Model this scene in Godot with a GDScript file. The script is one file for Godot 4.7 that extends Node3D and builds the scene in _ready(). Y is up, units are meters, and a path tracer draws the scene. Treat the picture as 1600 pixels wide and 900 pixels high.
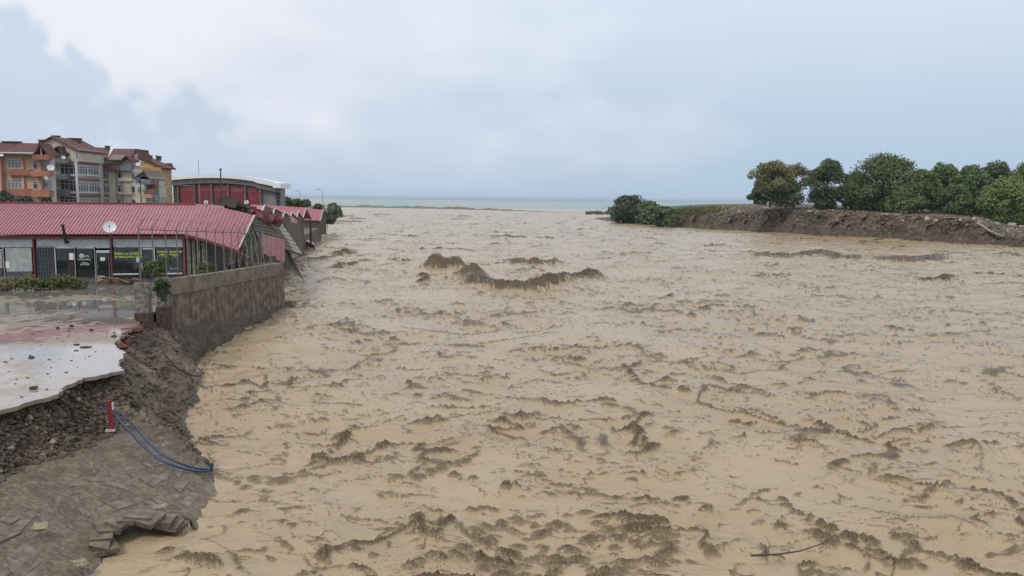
extends Node3D
# A river in flood below a broken bank, seen from a bridge. Water level y = 0, camera looks towards -Z.
const F := 1209.0
const CAM := Vector3(0, 9.1, 0)
const LOT := 2.8
var cb: Basis
var used := {}
var boxes := {}
var M := {}

# ---------------------------------------------------------------- mesh builder
class MB:
	var v := PackedVector3Array()
	var n := PackedVector3Array()
	var c := PackedColorArray()
	var ix := PackedInt32Array()
	func tri(a: Vector3, b: Vector3, d: Vector3, col := Color.WHITE) -> void:
		var nn := (b - a).cross(d - a).normalized()
		var k := v.size()
		v.append(a); v.append(b); v.append(d)
		for i in 3:
			n.append(nn); c.append(col)
		ix.append(k); ix.append(k + 2); ix.append(k + 1)
	func quad(a: Vector3, b: Vector3, d: Vector3, e: Vector3, col := Color.WHITE) -> void:
		tri(a, b, d, col)
		tri(a, d, e, col)
	func box(ctr: Vector3, size: Vector3, bs := Basis.IDENTITY, col := Color.WHITE) -> void:
		var h := size * 0.5
		var p := []
		for i in 8:
			p.append(ctr + bs * Vector3(h.x if i & 1 else -h.x, h.y if i & 2 else -h.y, h.z if i & 4 else -h.z))
		hexa(p, col)
	# corners numbered x + 2y + 4z
	func hexa(p: Array, col := Color.WHITE) -> void:
		quad(p[4], p[5], p[7], p[6], col)
		quad(p[1], p[0], p[2], p[3], col)
		quad(p[5], p[1], p[3], p[7], col)
		quad(p[0], p[4], p[6], p[2], col)
		quad(p[6], p[7], p[3], p[2], col)
		quad(p[0], p[1], p[5], p[4], col)
	func beam(a: Vector3, b: Vector3, w: float, h: float, col := Color.WHITE) -> void:
		var z := (b - a)
		var l := z.length()
		z /= l
		var x := z.cross(Vector3.UP if absf(z.y) < 0.98 else Vector3.RIGHT).normalized()
		var y := x.cross(z)
		box((a + b) * 0.5, Vector3(w, h, l), Basis(x, y, z) if x.cross(y).dot(z) > 0 else Basis(-x, y, z), col)
	# a slab over the quad a b d e (counter-clockwise seen from outside), th thick inwards
	func slab(a: Vector3, b: Vector3, d: Vector3, e: Vector3, th: float, col := Color.WHITE) -> void:
		var nn := (b - a).cross(e - a).normalized() * th
		quad(a, b, d, e, col)
		quad(e - nn, d - nn, b - nn, a - nn, col)
		quad(b, a, a - nn, b - nn, col)
		quad(d, b, b - nn, d - nn, col)
		quad(e, d, d - nn, e - nn, col)
		quad(a, e, e - nn, a - nn, col)
	func tube(pts: Array, r0: float, r1: float, sides := 8, col := Color.WHITE) -> void:
		var base := v.size()
		var m := pts.size()
		for i in m:
			var t: Vector3 = (pts[mini(i + 1, m - 1)] - pts[maxi(i - 1, 0)])
			t = t.normalized()
			var x := t.cross(Vector3.UP if absf(t.y) < 0.95 else Vector3.RIGHT).normalized()
			var y := x.cross(t)
			var r := lerpf(r0, r1, float(i) / (m - 1))
			for s in sides:
				var a := TAU * s / sides
				var nn := x * cos(a) + y * sin(a)
				v.append(pts[i] + nn * r); n.append(nn); c.append(col)
		for i in m - 1:
			for s in sides:
				var s2 := (s + 1) % sides
				var p := base + i * sides + s
				var q := base + i * sides + s2
				ix.append(p); ix.append(q); ix.append(p + sides)
				ix.append(q); ix.append(q + sides); ix.append(p + sides)
		for e in [0, m - 1]:
			for s in sides - 2:
				ix.append(base + e * sides); ix.append(base + e * sides + s + 1); ix.append(base + e * sides + s + 2)
	func mesh() -> ArrayMesh:
		var a := []
		a.resize(Mesh.ARRAY_MAX)
		a[Mesh.ARRAY_VERTEX] = v
		a[Mesh.ARRAY_NORMAL] = n
		a[Mesh.ARRAY_COLOR] = c
		a[Mesh.ARRAY_INDEX] = ix
		var m := ArrayMesh.new()
		m.add_surface_from_arrays(Mesh.PRIMITIVE_TRIANGLES, a)
		return m

# ---------------------------------------------------------------- scene helpers
func ray(u: float, v: float) -> Vector3:
	return cb * Vector3((u - 800.0) / F, -(v - 450.0) / F, -1.0)
# the point at height h that the survey photograph shows at u, v; or the one d metres ahead
func on(u: float, v: float, h: float) -> Vector3:
	var r := ray(u, v)
	return CAM + r * ((h - CAM.y) / r.y)
func dep(u: float, v: float, d: float) -> Vector3:
	var r := ray(u, v)
	return CAM + r * (d / -r.z)

func numbered(called: String) -> String:
	if not used.has(called):
		used[called] = 0
		return called
	used[called] += 1
	return "%s_%03d" % [called, used[called]]
func thing(called: String, label: String, category: String, at := Vector3.ZERO, turn := 0.0, group := "") -> Node3D:
	var o := Node3D.new()
	o.name = numbered(called)
	add_child(o)
	o.position = at
	o.rotation.y = turn
	tag(o, label, category, group)
	return o
func tag(o: Node, label: String, category: String, group := "") -> void:
	o.set_meta("label", label)
	o.set_meta("category", category)
	if group:
		o.set_meta("group", group)
func part(parent: Node, called: String, mesh: Mesh, m: Material, at := Vector3.ZERO) -> MeshInstance3D:
	var o := MeshInstance3D.new()
	o.name = numbered(called) if parent == self else called
	o.mesh = mesh
	o.material_override = m
	o.position = at
	parent.add_child(o, true)
	return o
func struct(called: String, mesh: Mesh, m: Material, kind := "structure") -> MeshInstance3D:
	var o := part(self, called, mesh, m)
	o.set_meta("kind", kind)
	return o
func bx(parent: Node, called: String, m: Material, ctr: Vector3, size: Vector3, turn := Vector3.ZERO) -> MeshInstance3D:
	var key := size.snapped(Vector3.ONE * 0.002)
	if not boxes.has(key):
		var b := MB.new()
		b.box(Vector3.ZERO, size)
		boxes[key] = b.mesh()
	var o := part(parent, called, boxes[key], m, ctr)
	o.rotation = turn
	return o

func noise(freq: float, oct := 3, sd := 1, kind := FastNoiseLite.FRACTAL_FBM, warp := 0.0) -> FastNoiseLite:
	var f := FastNoiseLite.new()
	f.noise_type = FastNoiseLite.TYPE_SIMPLEX_SMOOTH
	f.frequency = freq
	f.seed = sd
	f.fractal_type = kind if oct > 1 else FastNoiseLite.FRACTAL_NONE
	f.fractal_octaves = oct
	if warp > 0.0:
		f.domain_warp_enabled = true
		f.domain_warp_amplitude = warp
		f.domain_warp_frequency = freq * 0.6
		f.domain_warp_fractal_octaves = 2
	return f
var tex_cache := {}
func noise_tex(freq: float, lo: float, hi: float, sd := 1, size := 512, tint := Color.WHITE, contrast := 1.0) -> ImageTexture:
	var key := [freq, lo, hi, sd, size, tint, contrast]
	if tex_cache.has(key):
		return tex_cache[key]
	var f := noise(freq, 5, sd)
	var im := f.get_seamless_image(size, size)
	im.convert(Image.FORMAT_L8)
	var d := im.get_data()
	var o := PackedByteArray()
	o.resize(size * size * 3)
	for i in size * size:
		var t := clampf((d[i] / 255.0 - 0.5) * contrast + 0.5, 0, 1)
		var g := lerpf(lo, hi, t)
		var k := 1.0 - t
		o[i * 3] = int(255 * g * lerpf(1, tint.r, k))
		o[i * 3 + 1] = int(255 * g * lerpf(1, tint.g, k))
		o[i * 3 + 2] = int(255 * g * lerpf(1, tint.b, k))
	var t := ImageTexture.create_from_image(Image.create_from_data(size, size, false, Image.FORMAT_RGB8, o))
	tex_cache[key] = t
	return t
# base colours are linear
func mat(key: String, r: float, g: float, b: float, rough := 0.8, grain := 0.0, scale := 1.0, bump := 0.0, vcol := false) -> StandardMaterial3D:
	var m := StandardMaterial3D.new()
	m.resource_name = key
	m.albedo_color = Color(r, g, b).linear_to_srgb()
	m.roughness = rough
	m.vertex_color_use_as_albedo = vcol
	if grain > 0.0:
		m.albedo_texture = noise_tex(0.012, 1.0 - grain, 1.0, 3, 512, Color.WHITE, 1.8)
		m.uv1_triplanar = true
		m.uv1_world_triplanar = true
		m.uv1_scale = Vector3.ONE * scale
	if bump > 0.0:
		m.heightmap_enabled = true
		m.heightmap_texture = noise_tex(0.03, 0, 1, 7)
		m.heightmap_scale = bump
		m.uv1_triplanar = true
		m.uv1_world_triplanar = true
		m.uv1_scale = Vector3.ONE * scale
	M[key] = m
	return m
func sstep(a: float, b: float, x: float) -> float:
	var t := clampf((x - a) / (b - a), 0, 1)
	return t * t * (3 - 2 * t)

# ---------------------------------------------------------------- sky
func make_sky() -> PanoramaSkyMaterial:
	var w := 1400
	var h := 700
	var im := Image.create(w, h, false, Image.FORMAT_RGBF)
	var n1 := noise(1.1, 4, 11)
	var n2 := noise(5.0, 4, 12)
	var n3 := noise(2.2, 3, 13)
	# cumulus heads: azimuth, elevation and radius in degrees
	var heads := [[-32.2, 10.6, 1.2], [-31.8, 8.8, 1.9], [-32.5, 6.8, 2.6], [-30.2, 7.0, 2.0], [-28.6, 6.6, 1.6], [-29.0, 4.5, 2.6], [-34, 5.5, 4.5],
		[-26.3, 5.4, 1.2], [-25.8, 4.2, 1.6], [-22.2, 5.6, 1.3], [-21.6, 4.4, 1.9], [-23.4, 4.6, 1.2], [-20.3, 4.9, 0.9], [-40, 7, 4.0], [-46, 6, 3.5], [-52, 8, 4.5], [38, 6, 3], [47, 5, 4], [70, 7, 5], [-75, 6, 5], [100, 6, 5], [140, 7, 6], [-120, 6, 6], [180, 6, 5]]
	for y in h:
		var el := (0.5 - (y + 0.5) / h) * 180.0
		if el < -0.5:
			im.fill_rect(Rect2i(0, y, w, h - y), Color(0.3, 0.27, 0.22))
			break
		for x in w:
			var az := wrapf((x + 0.5) / w * 360.0, -180.0, 180.0)
			var ra := deg_to_rad(az)
			var re := deg_to_rad(el)
			var dir := Vector3(sin(ra) * cos(re), sin(re), -cos(ra) * cos(re))
			var q := Vector3(dir.x + 7.3, dir.y * 2.6 + 3.1, dir.z + 5.7)
			var a := n1.get_noise_3dv(q)
			var b := n2.get_noise_3dv(q)
			# even grey-blue overcast, paler overhead
			var t := sstep(0.0, 60.0, el)
			var col := Color(0.43, 0.55, 0.685).lerp(Color(0.60, 0.70, 0.82), sstep(0, 16, el)).lerp(Color(0.86, 0.90, 0.97), t)
			# thin bright cloud, more of it towards the veiled sun
			var thin := clampf(1.15 * cos(deg_to_rad(az + 52.0)) - 0.42 + 0.8 * a + 0.4 * b, 0, 1) * sstep(-1.0, 6.0, el)
			col = col.lerp(Color(0.80, 0.81, 0.875), thin * 0.92)
			# cumulus heads in the shade
			var m := 0.0
			for k in (heads if el < 16.0 else []):
				var dx: float = az - k[0]
				var dy: float = el - k[1]
				if absf(dx) < k[2] * 1.8 and absf(dy) < k[2] * 1.8:
					var e := sqrt(dx * dx + dy * dy) / float(k[2]) + n3.get_noise_2d(az * 0.16 + 40.0, el * 0.16 + 9.0) * 0.75 + 0.5 * n2.get_noise_2d(az * 0.16 + 40.0, el * 0.16 + 9.0)
					m = maxf(m, sstep(1.30, 0.72, e))
			m *= 0.45 + 0.55 * sstep(0.0, 5.0, el)
			col = col.lerp(Color(0.52, 0.625, 0.745), m * 0.85)
			col = col * (1.0 + 0.02 * b)
			im.set_pixel(x, y, col)
	var p := PanoramaSkyMaterial.new()
	p.panorama = ImageTexture.create_from_image(im)
	return p

# ---------------------------------------------------------------- river
var rows := PackedFloat32Array()
var COLS := 980
var T0 := -0.72
var T1 := 0.80
var bump := PackedFloat32Array()
var mask := PackedFloat32Array()
var spray := []

func row_of(d: float) -> int:
	return clampi(rows.bsearch(d), 0, rows.size() - 1)
# one breaking heap of water: steep towards the bridge, gentle down the stream
func stamp(x: float, d: float, r: float, h: float, wide := 1.0) -> void:
	var i0 := row_of(d - r * 1.2)
	var i1 := row_of(d + r * 2.4)
	for i in range(i0, i1 + 1):
		var dd := rows[i]
		var q := (dd - d) / r
		var e := q / (0.38 if q < 0.0 else 1.1)
		var f := exp(-e * e)
		var g := exp(-q * q * 2.0)
		var c0 := maxi(0, int(((x - 2 * r * wide) / dd - T0) / (T1 - T0) * (COLS - 1)))
		var c1 := mini(COLS - 1, int(((x + 2 * r * wide) / dd - T0) / (T1 - T0) * (COLS - 1)) + 1)
		for j in range(c0, c1 + 1):
			var px := dd * (T0 + (T1 - T0) * j / (COLS - 1))
			var s := (px - x) / (r * wide)
			var ex := exp(-s * s)
			var k := i * COLS + j
			bump[k] = maxf(bump[k], h * ex * f)
			mask[k] = maxf(mask[k], ex * g)
func crest(pts: Array, r: float, h: float, rng: RandomNumberGenerator, gaps := 0.15) -> void:
	# pts on the water plane; heaps of uneven size along the line
	for i in pts.size() - 1:
		var a: Vector3 = pts[i]
		var b: Vector3 = pts[i + 1]
		var l := a.distance_to(b)
		var k := maxi(1, int(l / (r * 0.55)))
		for s in k:
			var p := a.lerp(b, (s + rng.randf()) / k) + Vector3(rng.randfn(0, r * 0.55), 0, rng.randfn(0, r * 0.55))
			var q := rng.randf_range(0.4, 1.15)
			if r > 0.75:
				q = rng.randf_range(0.85, 1.1)
				p = a.lerp(b, (s + 0.5) / k) + Vector3(0, 0, rng.randfn(0, r * 0.15))
			elif rng.randf() < gaps:
				continue
			stamp(p.x, -p.z, r * q, h * q)
			spray.append([p, r * q, h * q])
func make_river() -> void:
	var rng := RandomNumberGenerator.new()
	rng.seed = 5
	var d := 9.0
	while d < 830.0:
		rows.append(d)
		var step := d * d / 8200.0
		if d > 50.0:
			step = minf(step, 0.42 + (d - 50.0) * 0.0040)
		d += maxf(step, 0.035)
	var R := rows.size()
	bump.resize(R * COLS)
	mask.resize(R * COLS)
	var L := func(a: Array) -> Array:
		var o := []
		for i in range(0, a.size(), 2):
			o.append(on(a[i], a[i + 1], 0.0))
		return o
	# the large broken waves, read from the photograph
	crest(L.call([728, 437, 738, 440, 752, 444]), 2.1, 1.9, rng)
	crest(L.call([752, 446, 775, 449, 800, 451, 835, 451]), 1.5, 1.15, rng)
	crest(L.call([835, 450, 862, 447, 885, 442]), 1.5, 1.45, rng)
	crest(L.call([885, 440, 905, 437, 932, 433]), 1.2, 1.1, rng)
	crest(L.call([672, 419, 690, 420, 716, 419]), 1.9, 1.5, rng)
	crest(L.call([795, 410, 830, 413, 868, 411]), 2.0, 0.95, rng)
	crest(L.call([655, 428, 668, 434, 660, 440]), 0.5, 0.5, rng)
	crest(L.call([1290, 400, 1335, 405]), 1.8, 0.7, rng)
	crest(L.call([1370, 407, 1420, 408, 1465, 405]), 2.2, 0.9, rng)
	crest(L.call([1180, 402, 1240, 400, 1300, 396]), 1.6, 0.8, rng)
	crest(L.call([1440, 437, 1462, 440, 1485, 436]), 0.8, 0.6, rng)
	crest(L.call([525, 400, 550, 398]), 1.3, 0.8, rng)
	crest(L.call([480, 404, 520, 402]), 1.0, 0.6, rng)
	crest(L.call([525, 418, 555, 412]), 0.9, 0.5, rng)
	for a in [[975, 575, 1000, 598, 1040, 606, 1078, 612], [965, 672, 990, 665, 1012, 645], [985, 690, 1010, 700, 1030, 690], [985, 665, 1005, 690],
			[650, 748, 690, 722, 752, 700], [760, 660, 800, 662, 840, 644], [860, 548, 920, 545, 1015, 543], [1110, 596, 1160, 606, 1198, 612],
			[1215, 765, 1240, 798, 1275, 815], [1275, 815, 1330, 838, 1385, 842], [1390, 830, 1430, 846, 1520, 868], [1510, 872, 1560, 890, 1620, 905],
			[1265, 658, 1320, 682, 1365, 690], [1390, 698, 1440, 703], [1475, 697, 1560, 700], [605, 536, 665, 532], [790, 755, 825, 760], [735, 790, 770, 785],
			[480, 720, 530, 690, 548, 668], [500, 712, 540, 716], [640, 665, 690, 660], [650, 800, 665, 835, 690, 820], [640, 880, 660, 870, 720, 862],
			[360, 640, 405, 632], [1145, 660, 1180, 662], [1520, 770, 1560, 775, 1600, 800], [880, 630, 960, 626], [1440, 440, 1480, 436], [1255, 523, 1290, 528]]:
		crest(L.call(a), rng.randf_range(0.15, 0.21), rng.randf_range(0.12, 0.2), rng)
	# the churned field in front of the bridge
	for k in 190:
		var a := rng.randf() * TAU
		var q := sqrt(rng.randf())
		var p := on(890 + cos(a) * q * 175, 850 + sin(a) * q * 58, 0)
		var r := rng.randf_range(0.06, 0.2)
		stamp(p.x, -p.z, r, r * rng.randf_range(0.4, 0.9), 1.5)
		spray.append([p, r, r * 0.7])
	# lesser broken crests everywhere
	var zone := noise(0.03, 2, 77)
	for k in 1900:
		var dd := 12.0 + pow(rng.randf(), 1.5) * 420.0
		var p := Vector3(dd * rng.randf_range(-0.6, 0.78), 0, -dd)
		if zone.get_noise_2d(p.x, p.z) + rng.randf_range(-0.35, 0.35) < -0.05:
			continue
		var l := (0.3 + 1.8 * pow(rng.randf(), 2.0)) * (1.0 + dd / 80.0)
		var r := (0.035 + 0.12 * pow(rng.randf(), 2.5)) * (1.0 + dd / 42.0)
		var dirx := Vector3(cos(rng.randfn(0, 0.5)), 0, sin(rng.randfn(0.1, 0.7)))
		var bend := rng.randfn(0, 0.3) * l
		crest([p, p + dirx * l * 0.5 + Vector3(0, 0, bend), p + dirx * l], r, r * rng.randf_range(0.35, 0.9), rng, 0.12)
	var nA := noise(0.05, 2, 21)
	var nB := noise(0.30, 3, 28, FastNoiseLite.FRACTAL_FBM, 1.6)
	var l1 := noise(0.20, 1, 22, FastNoiseLite.FRACTAL_FBM, 5.0)
	var l2 := noise(0.55, 1, 23, FastNoiseLite.FRACTAL_FBM, 2.2)
	var l3 := noise(1.5, 1, 26, FastNoiseLite.FRACTAL_FBM, 0.8)
	var nD := noise(6.5, 3, 24, FastNoiseLite.FRACTAL_RIDGED)
	var nF := noise(0.9, 4, 27)
	var nM := noise(0.09, 3, 25)
	var v := PackedVector3Array()
	var nn := PackedVector3Array()
	var c := PackedColorArray()
	v.resize(R * COLS)
	nn.resize(R * COLS)
	c.resize(R * COLS)
	var calm := on(215, 850, 0)
	var tan_a := Color(0.382, 0.293, 0.184)
	var tan_b := Color(0.335, 0.254, 0.157)
	var crest_shade := Color(0.10, 0.070, 0.037)
	for i in R:
		var dd := rows[i]
		var fade := sstep(830, 500, dd)
		for j in COLS:
			var k := i * COLS + j
			var x := dd * (T0 + (T1 - T0) * j / (COLS - 1))
			var b := bump[k]
			var m := mask[k]
			var big := nA.get_noise_2d(x, dd)
			var rb := nB.get_noise_2d(x * 0.7, dd)
			var nd := nD.get_noise_2d(x, dd) if dd < 70.0 else nF.get_noise_2d(x * 2.0, dd * 0.7) * 1.3
			var nf := nF.get_noise_2d(x, dd)
			var zn := nM.get_noise_2d(x, dd)
			var quiet := 1.0 - 0.85 * exp(-((x - calm.x) * (x - calm.x) + (dd + calm.z) * (dd + calm.z)) / 2.5)
			var act := clampf(0.60 + 1.1 * zn, 0.12, 1.2) * quiet
			# crests that run on and join: sharp where a warped field changes sign, broken up by a slower one
			var t1 := l1.get_noise_2d(x * 0.62, dd + 300.0) / 0.085
			var c1 := maxf(0.0, 1.0 - t1) if t1 > 0.0 else maxf(0.0, 1.0 + t1 * 0.33)
			var z1 := sstep(-0.22, 0.22, zn + 0.6 * nf) * quiet
			var t2 := l2.get_noise_2d(x * 0.55, dd + 300.0) / 0.085
			var c2 := maxf(0.0, 1.0 - t2) if t2 > 0.0 else maxf(0.0, 1.0 + t2 * 0.4)
			var z2 := sstep(-0.25, 0.2, nf + 0.5 * zn) * quiet
			var c3 := 0.0
			var z3 := sstep(-0.15, 0.25, rb + 0.4 * nf) * quiet
			if dd < 110.0:
				var t3 := l3.get_noise_2d(x * 0.5, dd + 300.0) / 0.13
				c3 = maxf(0.0, 1.0 - t3) if t3 > 0.0 else maxf(0.0, 1.0 + t3 * 0.5)
			var rag := 0.85 + 0.35 * nd
			var h := big * 0.34 + rb * 0.24 * (0.4 + act)
			h += 0.17 * c1 * c1 * z1 * rag + 0.07 * c2 * c2 * z2 * rag + 0.026 * c3 * z3
			h += b * quiet * (0.85 + (0.6 * nf if b < 0.35 and m < 0.99 and dd < 60.0 else 0.3 * rb)) + nd * (0.006 * act + (0.19 * b if b < 0.35 else 0.067) + 0.035 * m * sstep(90, 60, dd))
			v[k] = Vector3(x, h * fade - 0.05, -dd)
			# same water, crests painted darker for their self-shade and missing sky reflection
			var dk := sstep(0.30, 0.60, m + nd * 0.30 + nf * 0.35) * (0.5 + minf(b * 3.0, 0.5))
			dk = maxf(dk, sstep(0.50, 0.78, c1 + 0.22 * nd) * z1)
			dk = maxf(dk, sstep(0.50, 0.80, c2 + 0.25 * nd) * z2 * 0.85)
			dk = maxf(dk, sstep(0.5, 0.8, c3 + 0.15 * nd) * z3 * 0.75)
			c[k] = tan_a.lerp(tan_b, clampf(0.5 + zn + 0.5 * nd, 0, 1)).lerp(crest_shade, clampf(dk, 0, 1))
	bump.clear()
	for i in R:
		var i0 := maxi(i - 1, 0)
		var i1 := mini(i + 1, R - 1)
		for j in COLS:
			var j0 := maxi(j - 1, 0)
			var j1 := mini(j + 1, COLS - 1)
			var a := v[i * COLS + j1] - v[i * COLS + j0]
			var b := v[i1 * COLS + j] - v[i0 * COLS + j]
			nn[i * COLS + j] = a.cross(b).normalized()
	var ix := PackedInt32Array()
	for i in R - 1:
		var lim := shore_x(rows[i]) - 3.0
		for j in COLS - 1:
			var k := i * COLS + j
			if v[k + 1].x < lim:
				continue
			ix.append_array([k, k + COLS, k + 1, k + 1, k + COLS, k + COLS + 1])
	var a := []
	a.resize(Mesh.ARRAY_MAX)
	a[Mesh.ARRAY_VERTEX] = v
	a[Mesh.ARRAY_NORMAL] = nn
	a[Mesh.ARRAY_COLOR] = c
	a[Mesh.ARRAY_INDEX] = ix
	var mesh := ArrayMesh.new()
	mesh.add_surface_from_arrays(Mesh.PRIMITIVE_TRIANGLES, a)
	var m := mat("muddy water", 1, 1, 1, 0.25, 0.0, 1.0, 0.0, true)
	m.heightmap_enabled = true
	m.heightmap_texture = noise_tex(0.02, 0, 1, 7, 1024)
	m.heightmap_scale = 1.6
	m.metallic_specular = 0.36
	m.uv1_triplanar = true
	m.uv1_world_triplanar = true
	m.uv1_scale = Vector3(0.4, 0.4, 0.5)
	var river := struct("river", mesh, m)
	# flung drops and rags of muddy water, darkened like the painted crest shade
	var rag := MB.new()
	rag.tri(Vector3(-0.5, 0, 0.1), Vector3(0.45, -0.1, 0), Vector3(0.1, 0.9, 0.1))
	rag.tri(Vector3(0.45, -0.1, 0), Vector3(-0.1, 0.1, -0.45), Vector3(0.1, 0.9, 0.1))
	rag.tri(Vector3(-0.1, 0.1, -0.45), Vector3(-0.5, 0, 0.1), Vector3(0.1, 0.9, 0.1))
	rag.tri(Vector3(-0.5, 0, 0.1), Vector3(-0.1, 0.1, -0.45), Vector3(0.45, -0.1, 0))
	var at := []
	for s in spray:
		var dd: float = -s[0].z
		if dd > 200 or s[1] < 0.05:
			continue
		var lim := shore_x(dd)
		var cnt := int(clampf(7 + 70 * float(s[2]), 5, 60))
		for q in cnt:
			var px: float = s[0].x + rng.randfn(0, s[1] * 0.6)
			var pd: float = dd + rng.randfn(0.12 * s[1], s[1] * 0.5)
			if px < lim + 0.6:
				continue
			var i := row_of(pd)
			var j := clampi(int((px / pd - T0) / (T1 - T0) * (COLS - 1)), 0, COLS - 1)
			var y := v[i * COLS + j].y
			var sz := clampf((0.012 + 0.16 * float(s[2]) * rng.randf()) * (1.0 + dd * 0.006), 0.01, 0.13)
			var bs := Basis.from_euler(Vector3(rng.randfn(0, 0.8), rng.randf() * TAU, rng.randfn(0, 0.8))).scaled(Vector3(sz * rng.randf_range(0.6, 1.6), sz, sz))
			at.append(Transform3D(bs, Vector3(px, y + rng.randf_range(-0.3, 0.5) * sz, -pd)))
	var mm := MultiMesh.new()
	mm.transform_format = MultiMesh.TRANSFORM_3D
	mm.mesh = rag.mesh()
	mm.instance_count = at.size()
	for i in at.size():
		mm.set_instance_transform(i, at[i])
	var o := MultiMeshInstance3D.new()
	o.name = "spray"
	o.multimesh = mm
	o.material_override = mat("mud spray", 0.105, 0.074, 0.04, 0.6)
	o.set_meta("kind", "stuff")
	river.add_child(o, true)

# where the left bank meets the water, by distance
var shore := [[0, -9.0], [14, -10.5], [18, -10.2], [21, -9.5], [24, -10], [30, -13], [37, -16], [40, -17.5], [44, -19.2], [64.5, -19.2], [66, -27], [113, -31], [143, -36], [248, -60], [410, -90], [640, -150], [830, -230]]
func shore_x(d: float) -> float:
	for i in shore.size() - 1:
		if d < shore[i + 1][0]:
			return lerpf(shore[i][1], shore[i + 1][1], (d - shore[i][0]) / float(shore[i + 1][0] - shore[i][0]))
	return shore[-1][1]

func make_sea() -> void:
	# one sheet to the horizon, just under the river; the river's plume of silt lies along the shore
	var ds := [380.0]
	while ds[-1] < 10000.0:
		ds.append(ds[-1] * 1.03 + 4.0)
	var b := MB.new()
	var C := 170
	var nz := noise(0.0016, 4, 41)
	var nz2 := noise(0.012, 4, 42)
	var clear := Color(0.17, 0.30, 0.275)
	var silt := Color(0.36, 0.29, 0.215)
	for i in ds.size():
		for j in C:
			var x: float = ds[i] * (-1.1 + 2.2 * j / (C - 1))
			var d: float = ds[i]
			var s := x / d + 0.5 * nz.get_noise_2d(x, d * 0.22) + 0.12 * nz2.get_noise_2d(x * 0.3, d * 0.5)
			var k := sstep(-0.02, -0.20, s) * sstep(1000, 1350, d + 130 * nz2.get_noise_2d(x * 0.2, d * 0.3)) * sstep(9000, 4200, d)
			k = maxf(k, 0.85 * sstep(860, 800, d + 60 * nz2.get_noise_2d(x, d)))
			b.v.append(Vector3(x, -0.12, -d))
			b.n.append(Vector3.UP)
			b.c.append(clear.lerp(silt, k))
	for i in ds.size() - 1:
		for j in C - 1:
			var k := i * C + j
			b.ix.append_array([k, k + C, k + 1, k + 1, k + C, k + C + 1])
	var m := mat("sea water", 1, 1, 1, 0.35, 0, 1, 0, true)
	m.heightmap_enabled = true
	m.heightmap_texture = noise_tex(0.03, 0, 1, 7)
	m.heightmap_scale = 25.0
	m.uv1_triplanar = true
	m.uv1_world_triplanar = true
	m.uv1_scale = Vector3.ONE * 0.05
	struct("sea", b.mesh(), m)

# ---------------------------------------------------------------- land behind the bank
func sheet(pts: PackedVector2Array, y: float, th := 0.0) -> ArrayMesh:
	var b := MB.new()
	var t := Geometry2D.triangulate_polygon(pts)
	for i in range(0, t.size(), 3):
		var p := []
		for q in 3:
			p.append(Vector3(pts[t[i + q]].x, y, pts[t[i + q]].y))
		if (p[1] - p[0]).cross(p[2] - p[0]).y < 0:
			p = [p[0], p[2], p[1]]
		b.tri(p[0], p[1], p[2])
		if th > 0:
			var o := Vector3(0, -th, 0)
			b.tri(p[0] + o, p[2] + o, p[1] + o)
	if th > 0:
		for i in pts.size():
			var a := Vector3(pts[i].x, y, pts[i].y)
			var e := Vector3(pts[(i + 1) % pts.size()].x, y, pts[(i + 1) % pts.size()].y)
			b.quad(a, e, e - Vector3(0, th, 0), a - Vector3(0, th, 0))
	return b.mesh()

var edge_px := [[-160, 705], [-90, 676], [-40, 657], [0, 641], [18, 637], [40, 629], [65, 623], [80, 620], [97, 611], [99, 604], [116, 598], [131, 590], [150, 588], [172, 582], [192, 579], [187, 572], [185, 564], [193, 557], [195, 549], [184, 544], [178, 536], [188, 530], [190, 522], [200, 517], [210, 512], [219, 505], [212, 500], [213, 496], [222, 491]]
func jagged_edge() -> Array:
	var rng := RandomNumberGenerator.new()
	rng.seed = 9
	var o := []
	for i in edge_px.size() - 1:
		var a := on(edge_px[i][0], edge_px[i][1], LOT)
		var b := on(edge_px[i + 1][0], edge_px[i + 1][1], LOT)
		var k := maxi(1, int(a.distance_to(b) / 0.16))
		for s in k:
			var p := a.lerp(b, float(s) / k)
			if s > 0:
				p += Vector3(rng.randfn(0, 0.045), 0, rng.randfn(0, 0.05))
			o.append(Vector2(p.x, p.z))
	return o
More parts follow.
